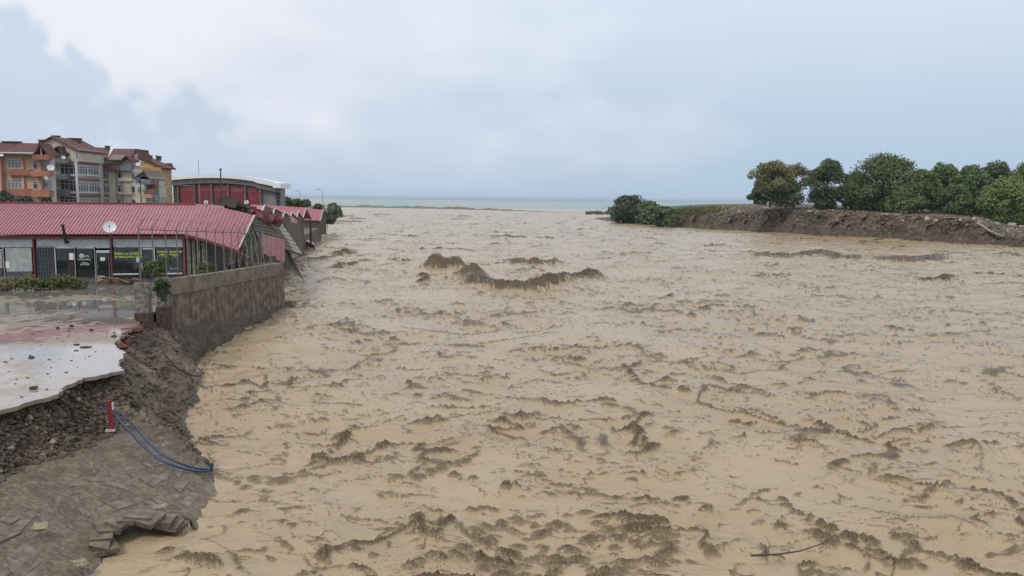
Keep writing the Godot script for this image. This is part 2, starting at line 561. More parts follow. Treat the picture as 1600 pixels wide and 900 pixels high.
func make_lot() -> void:
	var e := jagged_edge()
	var pts := PackedVector2Array()
	for p in e:
		pts.append(p)
	var last: Vector2 = e[-1]
	pts.append(Vector2(last.x - 0.3, last.y - 0.4))
	pts.append(Vector2(-19.6, -41))
	pts.append(Vector2(-19.4, -63.5))
	pts.append(Vector2(-70, -63.5))
	pts.append(Vector2(-70, -6))
	pts.append(Vector2(-15, -6))
	# wet asphalt under a film of silt: colour and gloss from the same pattern
	var S := 1024
	var f1 := noise(0.004, 5, 51).get_seamless_image(S, S)
	var f2 := noise(0.03, 4, 52).get_seamless_image(S, S)
	f1.convert(Image.FORMAT_L8)
	f2.convert(Image.FORMAT_L8)
	var d1 := f1.get_data()
	var d2 := f2.get_data()
	var ca := PackedByteArray()
	var ra := PackedByteArray()
	ca.resize(S * S * 3)
	ra.resize(S * S)
	for i in S * S:
		var a := d1[i] / 255.0
		var b := d2[i] / 255.0
		var t := sstep(0.40, 0.62, a + (b - 0.5) * 0.35)
		var col := Color(0.56, 0.53, 0.51).lerp(Color(0.60, 0.54, 0.47), t) * (0.90 + 0.2 * (b - 0.5))
		ca[i * 3] = int(255 * col.r)
		ca[i * 3 + 1] = int(255 * col.g)
		ca[i * 3 + 2] = int(255 * col.b)
		ra[i] = int(255 * clampf(0.05 + 0.45 * sstep(0.50, 0.75, a + (b - 0.5) * 0.6), 0, 1))
	var m := mat("wet asphalt", 1, 1, 1, 1.0)
	m.albedo_texture = ImageTexture.create_from_image(Image.create_from_data(S, S, false, Image.FORMAT_RGB8, ca))
	m.roughness_texture = ImageTexture.create_from_image(Image.create_from_data(S, S, false, Image.FORMAT_L8, ra))
	m.roughness_texture_channel = BaseMaterial3D.TEXTURE_CHANNEL_RED
	m.uv1_triplanar = true
	m.uv1_world_triplanar = true
	m.uv1_scale = Vector3.ONE * 0.045
	m.clearcoat_enabled = true
	m.clearcoat = 0.45
	m.clearcoat_roughness = 0.05
	struct("pavement", sheet(pts, LOT, 0.13), m)
	# the ground that the buildings stand on, and the low shore beyond them
	var g := PackedVector2Array([Vector2(-70, -63.3), Vector2(-19.6, -63.3), Vector2(-26, -66), Vector2(-29, -100), Vector2(-33, -118), Vector2(-42, -170), Vector2(-60, -230), Vector2(-80, -330), Vector2(-92, -420), Vector2(-170, -640), Vector2(-700, -760), Vector2(-700, 0), Vector2(-70, 0)])
	struct("ground", sheet(g, LOT - 0.05, 3.2), mat("wet earth", 0.17, 0.13, 0.09, 0.7, 0.5, 0.15, 4.0))
	# shingle spit at the river mouth, heaped with drift
	var b := MB.new()
	var nz := noise(0.05, 4, 61)
	var N := 500
	for i in N:
		var t := float(i) / (N - 1)
		var u := lerpf(430, 905, t)
		var far := on(u, 322.6 + 9.0 * t * t + 1.5 * t, 0)
		var wd := lerpf(60, 14, t)
		for j in 9:
			var q := j / 8.0
			var p := far + Vector3(0, 0, wd * (q - 0.5))
			var hh := sin(q * PI) * (1.4 + 2.2 * nz.get_noise_2d(p.x, p.z * 0.5)) * sstep(1.0, 0.55, t) + 0.25 * sin(q * PI) - 0.2
			b.v.append(Vector3(p.x, hh, p.z))
			b.n.append(Vector3.UP)
			b.c.append(Color(0.19, 0.15, 0.115) * (0.8 + 0.5 * nz.get_noise_2d(p.x * 3, p.z * 3)))
	for i in N - 1:
		for j in 8:
			var k := i * 9 + j
			b.ix.append_array([k, k + 9, k + 1, k + 1, k + 9, k + 10])
	struct("spit", b.mesh(), mat("drift shingle", 1, 1, 1, 0.9, 0, 1, 0, true))

# ---------------------------------------------------------------- near bank
# along the bank: edge of the pavement, foot of the rubble, foot at the water (survey points)
var stations := [[-160, 705, -170, 830, 1.2, 30, 1060], [-90, 676, -100, 795, 1.2, 90, 1010], [-40, 657, -45, 765, 1.25, 150, 960], [0, 641, 0, 742, 1.25, 185, 905], [40, 630, 40, 720, 1.25, 160, 872], [65, 623, 62, 714, 1.25, 172, 850], [98, 608, 100, 712, 1.15, 240, 834], [131, 590, 138, 692, 1.1, 312, 812], [165, 583, 166, 672, 1.2, 338, 773], [192, 579, 212, 650, 1.3, 335, 735], [186, 565, 225, 622, 1.35, 296, 697], [194, 550, 235, 602, 1.4, 280, 655], [180, 537, 240, 575, 1.5, 306, 618], [190, 522, 250, 548, 1.6, 314, 590], [216, 504, 268, 522, 1.7, 306, 560], [222, 491, 282, 503, 1.7, 332, 538], [226, 480, 292, 490, 1.75, 352, 528]]
func bank_at(s: float) -> Array:
	var i := clampi(int(s), 0, stations.size() - 2)
	var f := s - i
	var o := []
	for k in [i, i + 1]:
		var q: Array = stations[k]
		o.append([on(q[0], q[1], LOT - 0.10), on(q[2], q[3], q[4]), on(q[5], q[6], 0.0)])
	var r := []
	for k in 3:
		r.append(o[0][k].lerp(o[1][k], f))
	return r
func bank_point(s: float, t: float) -> Vector3:
	# t: 0 under the pavement, 1 edge, 2 foot of rubble, 3 water's edge, 3.6 below the water
	var a := bank_at(s)
	if t < 1.0:
		return a[0] + Vector3(-1.2 * (1 - t), -0.06, -0.3 * (1 - t))
	if t < 2.0:
		var f := t - 1.0
		var p: Vector3 = a[0].lerp(a[1], f)
		p.y = lerpf(a[0].y, a[1].y, pow(f, 0.75))
		return p
	var f := t - 2.0
	var p: Vector3 = a[1] + (a[2] - a[1]) * f
	p.y = a[1].y + (a[2].y - a[1].y) * f + (0.0 if f > 1 else 0.10 * sin(f * PI))
	return p
var hole := PackedVector2Array()
func make_bank() -> Node3D:
	var n1 := noise(0.9, 4, 71)
	var n2 := noise(4.5, 3, 72)
	var n3 := noise(0.35, 3, 73)
	var rim := []
	for q in [[152, 852, 0.5], [160, 834, 0.66], [182, 820, 0.74], [206, 811, 0.78], [228, 810, 0.76], [252, 819, 0.62], [276, 823, 0.42], [296, 823, 0.2]]:
		rim.append(on(q[0], q[1], q[2]))
	for p in rim:
		hole.append(Vector2(p.x - 0.25, p.z - 0.45))
	for q in [[312, 842], [270, 880], [215, 905], [165, 895]]:
		var p := on(q[0], q[1], 0.0)
		hole.append(Vector2(p.x, p.z))
	var SN := 420
	var TN := 190
	var b := MB.new()
	for i in SN:
		var s := (stations.size() - 1.0) * i / (SN - 1)
		var dirx := (bank_at(minf(s + 0.05, stations.size() - 1.001))[1] - bank_at(maxf(s - 0.05, 0))[1]).normalized() as Vector3
		var out := Vector3(-dirx.z, 0, dirx.x)
		if out.x < 0:
			out = -out
		for j in TN:
			var t := 3.7 * j / (TN - 1)
			var p := bank_point(s, t)
			var near_slabs := sstep(9.2, 7.8, s) * sstep(1.95, 2.1, t)
			var rub := sstep(1.0, 1.1, t) * (1.0 - near_slabs)
			var a := n1.get_noise_3dv(p * 1.3)
			var c := n2.get_noise_3dv(p)
			var g := n3.get_noise_3dv(p)
			p += out * (a * 0.22 + c * 0.07 + g * 0.25) * rub * (0.4 if t > 2.9 else 1.0) + Vector3(0, 1, 0) * (a * 0.10 + c * 0.05) * rub * sstep(1.1, 1.5, t)
			p.y += near_slabs * (0.05 * g + 0.02 * c)
			if t > 2.0:
				for q in rim:
					var e := Vector2(p.x - q.x + 0.3, p.z - q.z + 0.6).length_squared()
					p.y = maxf(p.y, lerpf(p.y, q.y - 0.05, exp(-e / 0.35)))
			if t > 2.0 and Geometry2D.is_point_in_polygon(Vector2(p.x, p.z), hole):
				p.y = minf(p.y, -0.7 + 0.1 * a)
			# dry brown soil, red fill and grey mud: strata and smears of the cut bank
			var soil := Color(0.175, 0.122, 0.075)
			var col := soil.lerp(Color(0.11, 0.075, 0.046), clampf(0.5 + a * 1.2 + c * 0.6, 0, 1))
			col = col.lerp(Color(0.25, 0.18, 0.115), clampf(g * 1.6 + c * 0.5, 0, 1) * 0.8)
			var mud := Color(0.215, 0.168, 0.117).lerp(Color(0.145, 0.105, 0.07), clampf(0.5 + 1.4 * a + 0.5 * c, 0, 1))
			col = col.lerp(mud, near_slabs)
			col = col.lerp(Color(0.15, 0.085, 0.06), near_slabs * sstep(3.5, 1.0, s + 2 * g) * clampf(0.3 + 1.5 * c + g, 0, 1) * 0.7)
			b.v.append(p)
			b.c.append(col)
			b.n.append(Vector3.UP)
	for i in SN:
		for j in TN:
			var a := b.v[mini(i + 1, SN - 1) * TN + j] - b.v[maxi(i - 1, 0) * TN + j]
			var e := b.v[i * TN + mini(j + 1, TN - 1)] - b.v[i * TN + maxi(j - 1, 0)]
			var q := a.cross(e).normalized()
			b.n[i * TN + j] = q if q.dot(Vector3(0.5, 1, 0.5)) > 0 else -q
	for i in SN - 1:
		for j in TN - 1:
			var k := i * TN + j
			b.ix.append_array([k, k + TN, k + 1, k + 1, k + TN, k + TN + 1])
	var m := mat("bank soil", 1, 1, 1, 0.7, 0.3, 0.8, 1.6, true)
	var bank := struct("riverbank", b.mesh(), m)
	var rng := RandomNumberGenerator.new()
	rng.seed = 3
	# stone slabs of the old revetment, each laid on the slope
	var mats := []
	for k in 5:
		var g := rng.randf_range(0.88, 1.1)
		mats.append(mat("slab%d" % k, 0.21 * g, 0.168 * g, 0.12 * g, 0.55, 0.35, 0.37, 2.0))
	var cnt := 0
	for r in 14:
		var t0 := 2.04 + r * 0.078
		var s := -0.2 + rng.randf() * 0.3
		while s < 9.0:
			var w := rng.randf_range(0.2, 0.75)
			var c := bank_point(clampf(s + w / 2, 0, 15.9), t0 + 0.035)
			var keep := rng.randf() < (0.86 if r > 3 else 0.3) and s > 0.0
			if keep and not Geometry2D.is_point_in_polygon(Vector2(c.x, c.z), hole) and cnt < 290:
				var sh := 0.012
				var q := []
				for e in [[s + sh, t0 + 0.004], [s + w - sh, t0 + 0.004], [s + w - sh, t0 + 0.074], [s + sh, t0 + 0.074]]:
					q.append(bank_point(clampf(e[0] + rng.randfn(0, 0.06), 0, 15.9), e[1] + rng.randfn(0, 0.016)))
				var up: Vector3 = (q[1] - q[0]).cross(q[3] - q[0]).normalized()
				if up.y < 0:
					up = -up
				var lift := -0.022 + 0.034 * pow(rng.randf(), 1.4)
				var bb := MB.new()
				var p8 := [q[0] - up * 0.12, q[1] - up * 0.12, q[0] + up * (lift + rng.randf() * 0.03), q[1] + up * lift, q[3] - up * 0.12, q[2] - up * 0.12, q[3] + up * (lift + rng.randf() * 0.02), q[2] + up * lift]
				for z in 8:
					p8[z] -= c
				bb.hexa(p8)
				part(bank, "stone_slab", bb.mesh(), mats[rng.randi() % 5], c)
				cnt += 1
			s += w
	# broken slabs that overhang the washed-out hollow
	for k in 11:
		var i := k * 0.7
		var c: Vector3 = (rim[int(i)] as Vector3).lerp(rim[int(i) + 1], i - int(i)) if k < 10 else rim[1] + Vector3(0.2, -0.3, 0.25)
		c += Vector3(-0.12 + rng.randfn(0, 0.05), 0.02, -0.22 + rng.randfn(0, 0.08))
		var bb := MB.new()
		var a0 := []
		var sx := rng.randf_range(0.24, 0.42)
		var sz := rng.randf_range(0.22, 0.4)
		for e in [[-1, -1], [1, -1], [-1, 1], [1, 1]]:
			a0.append(Vector3(e[0] * sx * rng.randf_range(0.7, 1.1), rng.randf_range(-0.03, 0.03), e[1] * sz * rng.randf_range(0.6, 1.1)))
		var dn := Vector3(0, -0.13, 0)
		bb.hexa([a0[0] + dn, a0[1] + dn, a0[0], a0[1], a0[2] + dn, a0[3] + dn, a0[2], a0[3]])
		var o := part(bank, "stone_slab", bb.mesh(), mats[rng.randi() % 5], c)
		o.rotation = Vector3(rng.randfn(0.16, 0.08), rng.randfn(0, 0.4), rng.randfn(-0.14, 0.08))
	# rubble fill under the pavement
	var rock := rock_mesh(4, 0.3)
	var tr := []
	var cl := []
	for k in 9000:
		var s := rng.randf() * 15.2
		var nr := s < 9.0
		var t := rng.randf_range(1.02, 2.06) if nr else rng.randf_range(1.02, 3.0)
		if not nr and rng.randf() < 0.45:
			continue
		var p := bank_point(s, t)
		p += Vector3(n1.get_noise_3dv(p * 1.3) * 0.2 + 0.03, 0, 0.04 + n3.get_noise_3dv(p) * 0.2)
		var sz := 0.016 + 0.07 * pow(rng.randf(), 4.0)
		tr.append(Transform3D(Basis.from_euler(Vector3(rng.randf() * 6, rng.randf() * 6, rng.randf() * 6)).scaled(Vector3(sz * 1.4, sz, sz)), p))
		var g := rng.randf_range(0.55, 1.3)
		cl.append(Color(0.10 * g, 0.07 * g, 0.045 * g) if rng.randf() < 0.97 else Color(0.28, 0.24, 0.19))
	scatter(bank, "rubble", rock, tr, cl, mat("rubble stone", 1, 1, 1, 0.7, 0, 1, 0, true))
	return bank
func scatter(parent: Node, called: String, mesh: Mesh, tr: Array, cl: Array, m: Material) -> MultiMeshInstance3D:
	var mm := MultiMesh.new()
	mm.transform_format = MultiMesh.TRANSFORM_3D
	mm.use_colors = true
	mm.mesh = mesh
	mm.instance_count = tr.size()
	for i in tr.size():
		mm.set_instance_transform(i, tr[i])
		mm.set_instance_color(i, cl[i])
	var o := MultiMeshInstance3D.new()
	o.name = called
	o.multimesh = mm
	o.material_override = m
	o.set_meta("kind", "stuff")
	parent.add_child(o, true)
	return o
func rock_mesh(sd: int, rough: float) -> ArrayMesh:
	var rng := RandomNumberGenerator.new()
	rng.seed = sd
	var s := SphereMesh.new()
	s.radius = 1.0
	s.height = 2.0
	s.radial_segments = 7
	s.rings = 3
	var a := s.get_mesh_arrays()
	var v: PackedVector3Array = a[Mesh.ARRAY_VERTEX]
	var ix: PackedInt32Array = a[Mesh.ARRAY_INDEX]
	var moved := {}
	for i in v.size():
		var key := v[i].snapped(Vector3.ONE * 0.01)
		if not moved.has(key):
			moved[key] = v[i] * (1.0 + rng.randf_range(-rough, rough))
		v[i] = moved[key]
	var b := MB.new()
	for i in range(0, ix.size(), 3):
		b.tri(v[ix[i]], v[ix[i + 2]], v[ix[i + 1]])
	return b.mesh()

# ---------------------------------------------------------------- far bank
var far_toe := [[930, 343.2], [960, 346.5], [1000, 350], [1050, 354], [1100, 357], [1200, 363], [1300, 368.5], [1400, 374], [1500, 379.5], [1560, 383], [1600, 386], [1700, 393], [1830, 402]]
var far_top := [[930, 343.0, 0.1], [960, 344.5, 0.8], [1000, 345, 1.6], [1050, 340.5, 3.6], [1100, 335.5, 5.0], [1200, 331, 6.6], [1300, 331.5, 6.6], [1400, 337, 6.1], [1480, 341, 5.7], [1530, 347, 5.0], [1562, 369, 2.4], [1600, 373.5, 2.0], [1700, 380, 2.0], [1830, 388, 2.0]]
var far_back := [[930, 341, 0.8], [960, 338, 2.5], [1000, 333, 4.4], [1050, 327, 6.0], [1100, 322.5, 7.0], [1200, 319.5, 8.3], [1300, 322.5, 7.9], [1400, 328.5, 6.8], [1480, 332, 6.6], [1530, 335, 6.0], [1562, 340, 5.4], [1600, 347, 4.4], [1700, 352, 4.4], [1830, 358, 4.4]]
func along(a: Array, u: float, k: int) -> float:
	for i in a.size() - 1:
		if u <= a[i + 1][0]:
			return lerpf(a[i][k], a[i + 1][k], (u - a[i][0]) / float(a[i + 1][0] - a[i][0]))
	return a[-1][k]
func far_point(u: float, t: float) -> Vector3:
	var toe := on(u, along(far_toe, u, 1), 0.0)
	# the cut face: its top lies a few metres behind the foot
	var dir := Vector3(toe.x, 0, toe.z).normalized()
	var hy := along(far_top, u, 2)
	var top := toe + dir * (0.8 + hy * 0.2)
	top.y = maxf(0.05, dep(u, along(far_top, u, 1), -top.z).y)
	var back := toe + dir * (45.0 + hy * 3.0)
	back.y = maxf(top.y + 0.2 * sstep(930, 990, u), dep(u, along(far_back, u, 1), -back.z).y)
	if t < 0:
		return toe + Vector3(0, t, 0) - dir * 0.5
	if t < 1:
		var p := toe.lerp(top, t)
		p.y = top.y * pow(t, 0.8)
		return p
	if t < 2:
		var f := t - 1
		var p := top.lerp(back, f)
		p.y = lerpf(top.y, back.y, sqrt(f))
		return p
	return back + dir * (t - 2) * lerpf(6.0, 260.0, sstep(940, 1080, u)) - Vector3(0, 1.2 * (t - 2) * sstep(1000, 940, u), 0)
func make_far_bank() -> Node3D:
	var n1 := noise(0.16, 4, 81)
	var n2 := noise(0.7, 4, 82)
	var ts := [-1.5]
	for k in 34:
		ts.append(k / 34.0)
	for k in 30:
		ts.append(1.0 + pow(k / 29.0, 1.3))
	ts.append(3.0)
	var UN := 620
	var TN := ts.size()
	var b := MB.new()
	for i in UN:
		var u := lerpf(930, 1830, float(i) / (UN - 1))
		for j in TN:
			var t: float = ts[j]
			var p := far_point(u, t)
			var a := n1.get_noise_3dv(p)
			var c := n2.get_noise_3dv(p)
			var face := sstep(0, 0.12, t) * sstep(1.3, 0.95, t)
			var flat_ := sstep(0.95, 1.05, t) * sstep(2.9, 2.0, t)
			p.z += (a * 3.4 + c * 1.1) * face * minf(1, p.y / 3.0)
			p.y += (a * 0.9 + c * 0.45) * flat_ * minf(1.0, p.y / 5.0) + c * 0.25 * face
			var col := Color(0.115, 0.085, 0.06).lerp(Color(0.21, 0.155, 0.105), clampf(0.5 + a * 1.3 + c * 0.5, 0, 1))
			col = col.lerp(Color(0.19, 0.15, 0.115), flat_ * clampf(0.4 + c, 0, 1))
			col = col.lerp(Color(0.085, 0.10, 0.045), flat_ * sstep(0.0, 0.35, a + 0.3 * c) * 0.8)
			col = col.lerp(Color(0.11, 0.115, 0.045), sstep(1.0, 1.06, t) * sstep(1135, 1060, u + c * 60) * 0.7)
			b.v.append(p)
			b.c.append(col)
			b.n.append(Vector3.UP)
	for i in UN:
		for j in TN:
			var a := b.v[mini(i + 1, UN - 1) * TN + j] - b.v[maxi(i - 1, 0) * TN + j]
			var e := b.v[i * TN + mini(j + 1, TN - 1)] - b.v[i * TN + maxi(j - 1, 0)]
			var q := a.cross(e).normalized()
			b.n[i * TN + j] = q if q.dot(Vector3(-0.4, 1, 0.6)) > 0 else -q
	for i in UN - 1:
		for j in TN - 1:
			var k := i * TN + j
			b.ix.append_array([k, k + 1, k + TN, k + 1, k + TN + 1, k + TN])
	var far := struct("far_bank", b.mesh(), mat("far earth", 1, 1, 1, 0.85, 0.4, 0.12, 8.0, true))
	var rng := RandomNumberGenerator.new()
	rng.seed = 8
	var tr := []
	var cl := []
	for k in 5200:
		var u := rng.randf_range(1100, 1640)
		var t := 1.0 + pow(rng.randf(), 1.6) * 0.9
		if rng.randf() < 0.1:
			t = rng.randf_range(0.7, 1.0)
		var p := far_point(u, t)
		p.y += 0.1 + 0.5 * maxf(0, n1.get_noise_3dv(p))
		var sz := 0.08 + 0.22 * pow(rng.randf(), 4.0)
		tr.append(Transform3D(Basis.from_euler(Vector3(rng.randf() * 6, rng.randf() * 6, rng.randf() * 6)).scaled(Vector3(sz * 1.8, sz, sz)), p))
		var w := rng.randf()
		var g := rng.randf_range(0.7, 1.2)
		cl.append(Color(0.16 * g, 0.125 * g, 0.09 * g) if w < 0.80 else (Color(0.42, 0.39, 0.35) * g if w < 0.91 else Color(0.26 * g, 0.10 * g, 0.065 * g)))
	scatter(far, "debris", rock_mesh(6, 0.35), tr, cl, mat("flood debris", 1, 1, 1, 0.8, 0, 1, 0, true))
	# dry grass and weeds on the tip of the bank
	tr = []
	cl = []
	for k in 7000:
		var u := 1000 + 190 * pow(rng.randf(), 1.5)
		var p := far_point(u, 1.0 + rng.randf() * rng.randf() * 0.8)
		if n2.get_noise_2d(p.x * 0.4, p.z * 0.4) < -0.5 + 1.2 * sstep(1060, 1180, u):
			continue
		var sz := rng.randf_range(0.5, 1.3)
		tr.append(Transform3D(Basis.from_euler(Vector3(rng.randfn(0, 0.4), rng.randf() * 6, rng.randfn(0, 0.4))).scaled(Vector3(sz * 0.5, sz, sz * 0.5)), p + Vector3(0, n1.get_noise_3dv(p) * 0.6, 0)))
		cl.append(Color(0.07, 0.085, 0.028).lerp(Color(0.19, 0.15, 0.05), rng.randf() * sstep(1020, 1120, u)))
	var blade := MB.new()
	for k in 4:
		var a := k * 1.7
		var q := Vector3(cos(a), 0, sin(a))
		blade.tri(-q * 0.25, q * 0.25, Vector3(cos(a * 3) * 0.4, 1.0, sin(a * 2) * 0.4))
	scatter(far, "weeds", blade.mesh(), tr, cl, mat("weeds", 1, 1, 1, 0.8, 0, 1, 0, true))
	return far

# ---------------------------------------------------------------- plants
func leaf_cloud(b: MB, lobes: Array, count: int, size: float, rng: RandomNumberGenerator, ca: Color, cc: Color) -> void:
	var total := 0.0
	for l in lobes:
		total += l[1].x * l[1].z
	for l in lobes:
		var k := int(count * l[1].x * l[1].z / total)
		var tone := rng.randf()
		for q in k:
			var d := Vector3(rng.randfn(), rng.randfn(), rng.randfn()).normalized()
			if d.y < -0.6:
				d.y *= -0.5
			var p: Vector3 = l[0] + d * l[1] * rng.randf_range(0.62, 1.08)
			var nn := (d + Vector3(rng.randfn(), rng.randfn() + 0.4, rng.randfn()) * 0.55).normalized()
			var x := nn.cross(Vector3(rng.randfn(), rng.randfn(), rng.randfn())).normalized()
			var y := nn.cross(x)
			var s := size * rng.randf_range(0.55, 1.3)
			var col := ca.lerp(cc, clampf(tone * 0.6 + rng.randf() * 0.4, 0, 1)) * rng.randf_range(0.8, 1.2)
			b.tri(p - x * s * 0.5, p + x * s * 0.5, p + y * s, col)
			b.tri(p + x * s * 0.6 + nn * s * 0.25, p - x * s * 0.3 + nn * s * 0.1, p - y * s * 0.9, col)
func leaf_mat() -> StandardMaterial3D:
	if not M.has("leaves"):
		var m := mat("leaves", 1, 1, 1, 0.6, 0, 1, 0, true)
		m.backlight_enabled = true
		m.backlight = Color(0.6, 0.6, 0.4)
		mat("bark", 0.11, 0.085, 0.06, 0.9, 0.4, 0.8)
	return M["leaves"]
func tree(called: String, label: String, group: String, base: Vector3, w: float, h: float, ca: Color, cc: Color, sd: int, fill := 1.0, low := 0.15, leaf := 0.55, count := 3600) -> void:
	var lm := leaf_mat()
	var rng := RandomNumberGenerator.new()
	rng.seed = sd
	var t := thing(called, label, "tree" if called.ends_with("tree") else "bush", base, 0, group)
	var lobes := []
	var b := MB.new()
	var hub := Vector3(rng.randfn(0, w * 0.04), h * 0.42, rng.randfn(0, w * 0.04))
	b.tube([Vector3(0, -0.8, 0), Vector3(rng.randfn(0, 0.1), h * 0.2, 0), hub, hub + Vector3(rng.randfn(0, w * 0.05), h * 0.28, 0)], maxf(0.06, h * 0.022), h * 0.008, 7)
	var nl := int(34 * fill)
	for k in nl:
		var a := rng.randf() * TAU
		var fy := rng.randf()
		var y := h * lerpf(low, 0.86, fy)
		var prof := sin(PI * clampf(0.14 + 0.80 * fy, 0, 1))
		var rad := w * 0.5 * prof * sqrt(rng.randf()) * 0.92
		var r := w * rng.randf_range(0.14, 0.24)
		var c := Vector3(cos(a) * rad, y, sin(a) * rad)
		c.y = minf(c.y, h - r * 0.8)
		lobes.append([c, Vector3(r, r * rng.randf_range(0.65, 0.95), r)])
		if k % 2 == 0:
			b.tube([hub * rng.randf_range(0.6, 1.1), hub.lerp(c, 0.55) + Vector3(0, h * 0.03, 0), c], h * 0.009, h * 0.003, 5)
	for k in int(16 * fill):
		var a := rng.randf() * TAU
		var fy := rng.randf_range(0.25, 1.0)
		var rad := w * 0.5 * sin(PI * clampf(0.14 + 0.80 * fy, 0, 1)) * rng.randf_range(0.8, 1.08)
		var r := w * rng.randf_range(0.05, 0.09)
		var c := Vector3(cos(a) * rad, h * lerpf(low, 0.95, fy), sin(a) * rad)
		lobes.append([c, Vector3(r, r * 0.8, r)])
		b.tube([hub.lerp(c, 0.4), c], h * 0.005, h * 0.002, 4)
	part(t, "trunk", b.mesh(), M["bark"])
	var lb := MB.new()
	leaf_cloud(lb, lobes, int(count * 1.7), leaf, rng, ca, cc)
	part(t, "crown", lb.mesh(), lm)
func bush(called: String, label: String, group: String, base: Vector3, size: Vector3, ca: Color, cc: Color, sd: int, leaf := 0.09, count := 1200) -> void:
	var rng := RandomNumberGenerator.new()
	rng.seed = sd
	var lm := leaf_mat()
	var t := thing(called, label, "bush", base, 0, group)
	var lobes := []
	var st := MB.new()
	for k in 9:
		var c := Vector3(rng.randf_range(-0.5, 0.5) * size.x, rng.randf_range(0.2, 0.8) * size.y, rng.randf_range(-0.5, 0.5) * size.z)
		var r := minf(size.y, size.x) * rng.randf_range(0.2, 0.36)
		lobes.append([c, Vector3(r * 1.2, r, r)])
		st.tube([Vector3(c.x * 0.3, -0.1, c.z * 0.3), c * 0.6, c + Vector3(0, r * 0.6, 0)], 0.012 + leaf * 0.05, 0.006, 5)
	part(t, "stems", st.mesh(), M["bark"])
	var lb := MB.new()
	leaf_cloud(lb, lobes, count, leaf, rng, ca, cc)
	part(t, "foliage", lb.mesh(), lm)

# ---------------------------------------------------------------- the row of shops
# front of the first shop block: a vertical plane through two survey points
var fo: Vector3
var fx: Vector3
var fn: Vector3
func fpt(u: float, v: float, out := 0.0) -> Vector3:
	# where the line of sight meets the front (moved out by some metres), in the block's own axes
	var r := ray(u, v)
	var o := fo + fn * out
	var t := (o - CAM).dot(fn) / r.dot(fn)
	var p := CAM + r * t - fo
	return Vector3(p.dot(fx), p.y, p.dot(fn))
func fbox(parent: Node, called: String, m: Material, u0: float, v0: float, u1: float, v1: float, back: float, out: float) -> MeshInstance3D:
	var a := fpt(u0, v0)
	var b := fpt(u1, v1)
	var c := fpt(u0, v1)
	var e := fpt(u1, v0)
	var y0 := (b.y + c.y) * 0.5
	var y1 := (a.y + e.y) * 0.5
	return bx(parent, called, m, Vector3((a.x + b.x) * 0.5, (y0 + y1) * 0.5, (out - back) * 0.5), Vector3(absf(b.x - a.x), y1 - y0, out + back))
func ftext(parent: Node, called: String, s: String, m: Material, u0: float, v0: float, u1: float, v1: float, out: float) -> void:
	var a := fpt(u0, v0)
	var b := fpt(u1, v1)
	var t := TextMesh.new()
	var f := SystemFont.new()
	f.font_names = PackedStringArray(["Droid Sans"])
	f.font_weight = 800
	t.font = f
	t.text = s
	t.font_size = 32
	t.pixel_size = 0.01
	t.depth = 0.01
	var bb := t.get_aabb()
	var o := part(parent, called, t, m, Vector3((a.x + b.x) * 0.5, (a.y + b.y) * 0.5, out))
	var sx := absf(b.x - a.x) / maxf(bb.size.x, 0.01)
	var sy := absf(a.y - b.y) / maxf(bb.size.y, 0.01)
	o.scale = Vector3(sx, sy, 1)
	o.position -= Vector3(bb.get_center().x * sx, bb.get_center().y * sy, 0)
func sheet_strip(b: MB, e0: Vector3, e1: Vector3, r0: Vector3, r1: Vector3) -> void:
	# one roofing sheet from eave (e) to ridge (r) with an upstanding seam along its first side
	b.slab(e0, e1, r1, r0, 0.03)
	var up := (e1 - e0).cross(r0 - e0).normalized()
	var w := (e1 - e0) * 0.16
	var w2 := (r1 - r0) * 0.16
	var h := up * 0.055
	b.quad(e0, e0 + w * 0.3 + h, r0 + w2 * 0.3 + h, r0)
	b.quad(e0 + w * 0.3 + h, e0 + w * 0.7 + h, r0 + w2 * 0.7 + h, r0 + w2 * 0.3 + h)
	b.quad(e0 + w * 0.7 + h, e0 + w, r0 + w2, r0 + w2 * 0.7 + h)
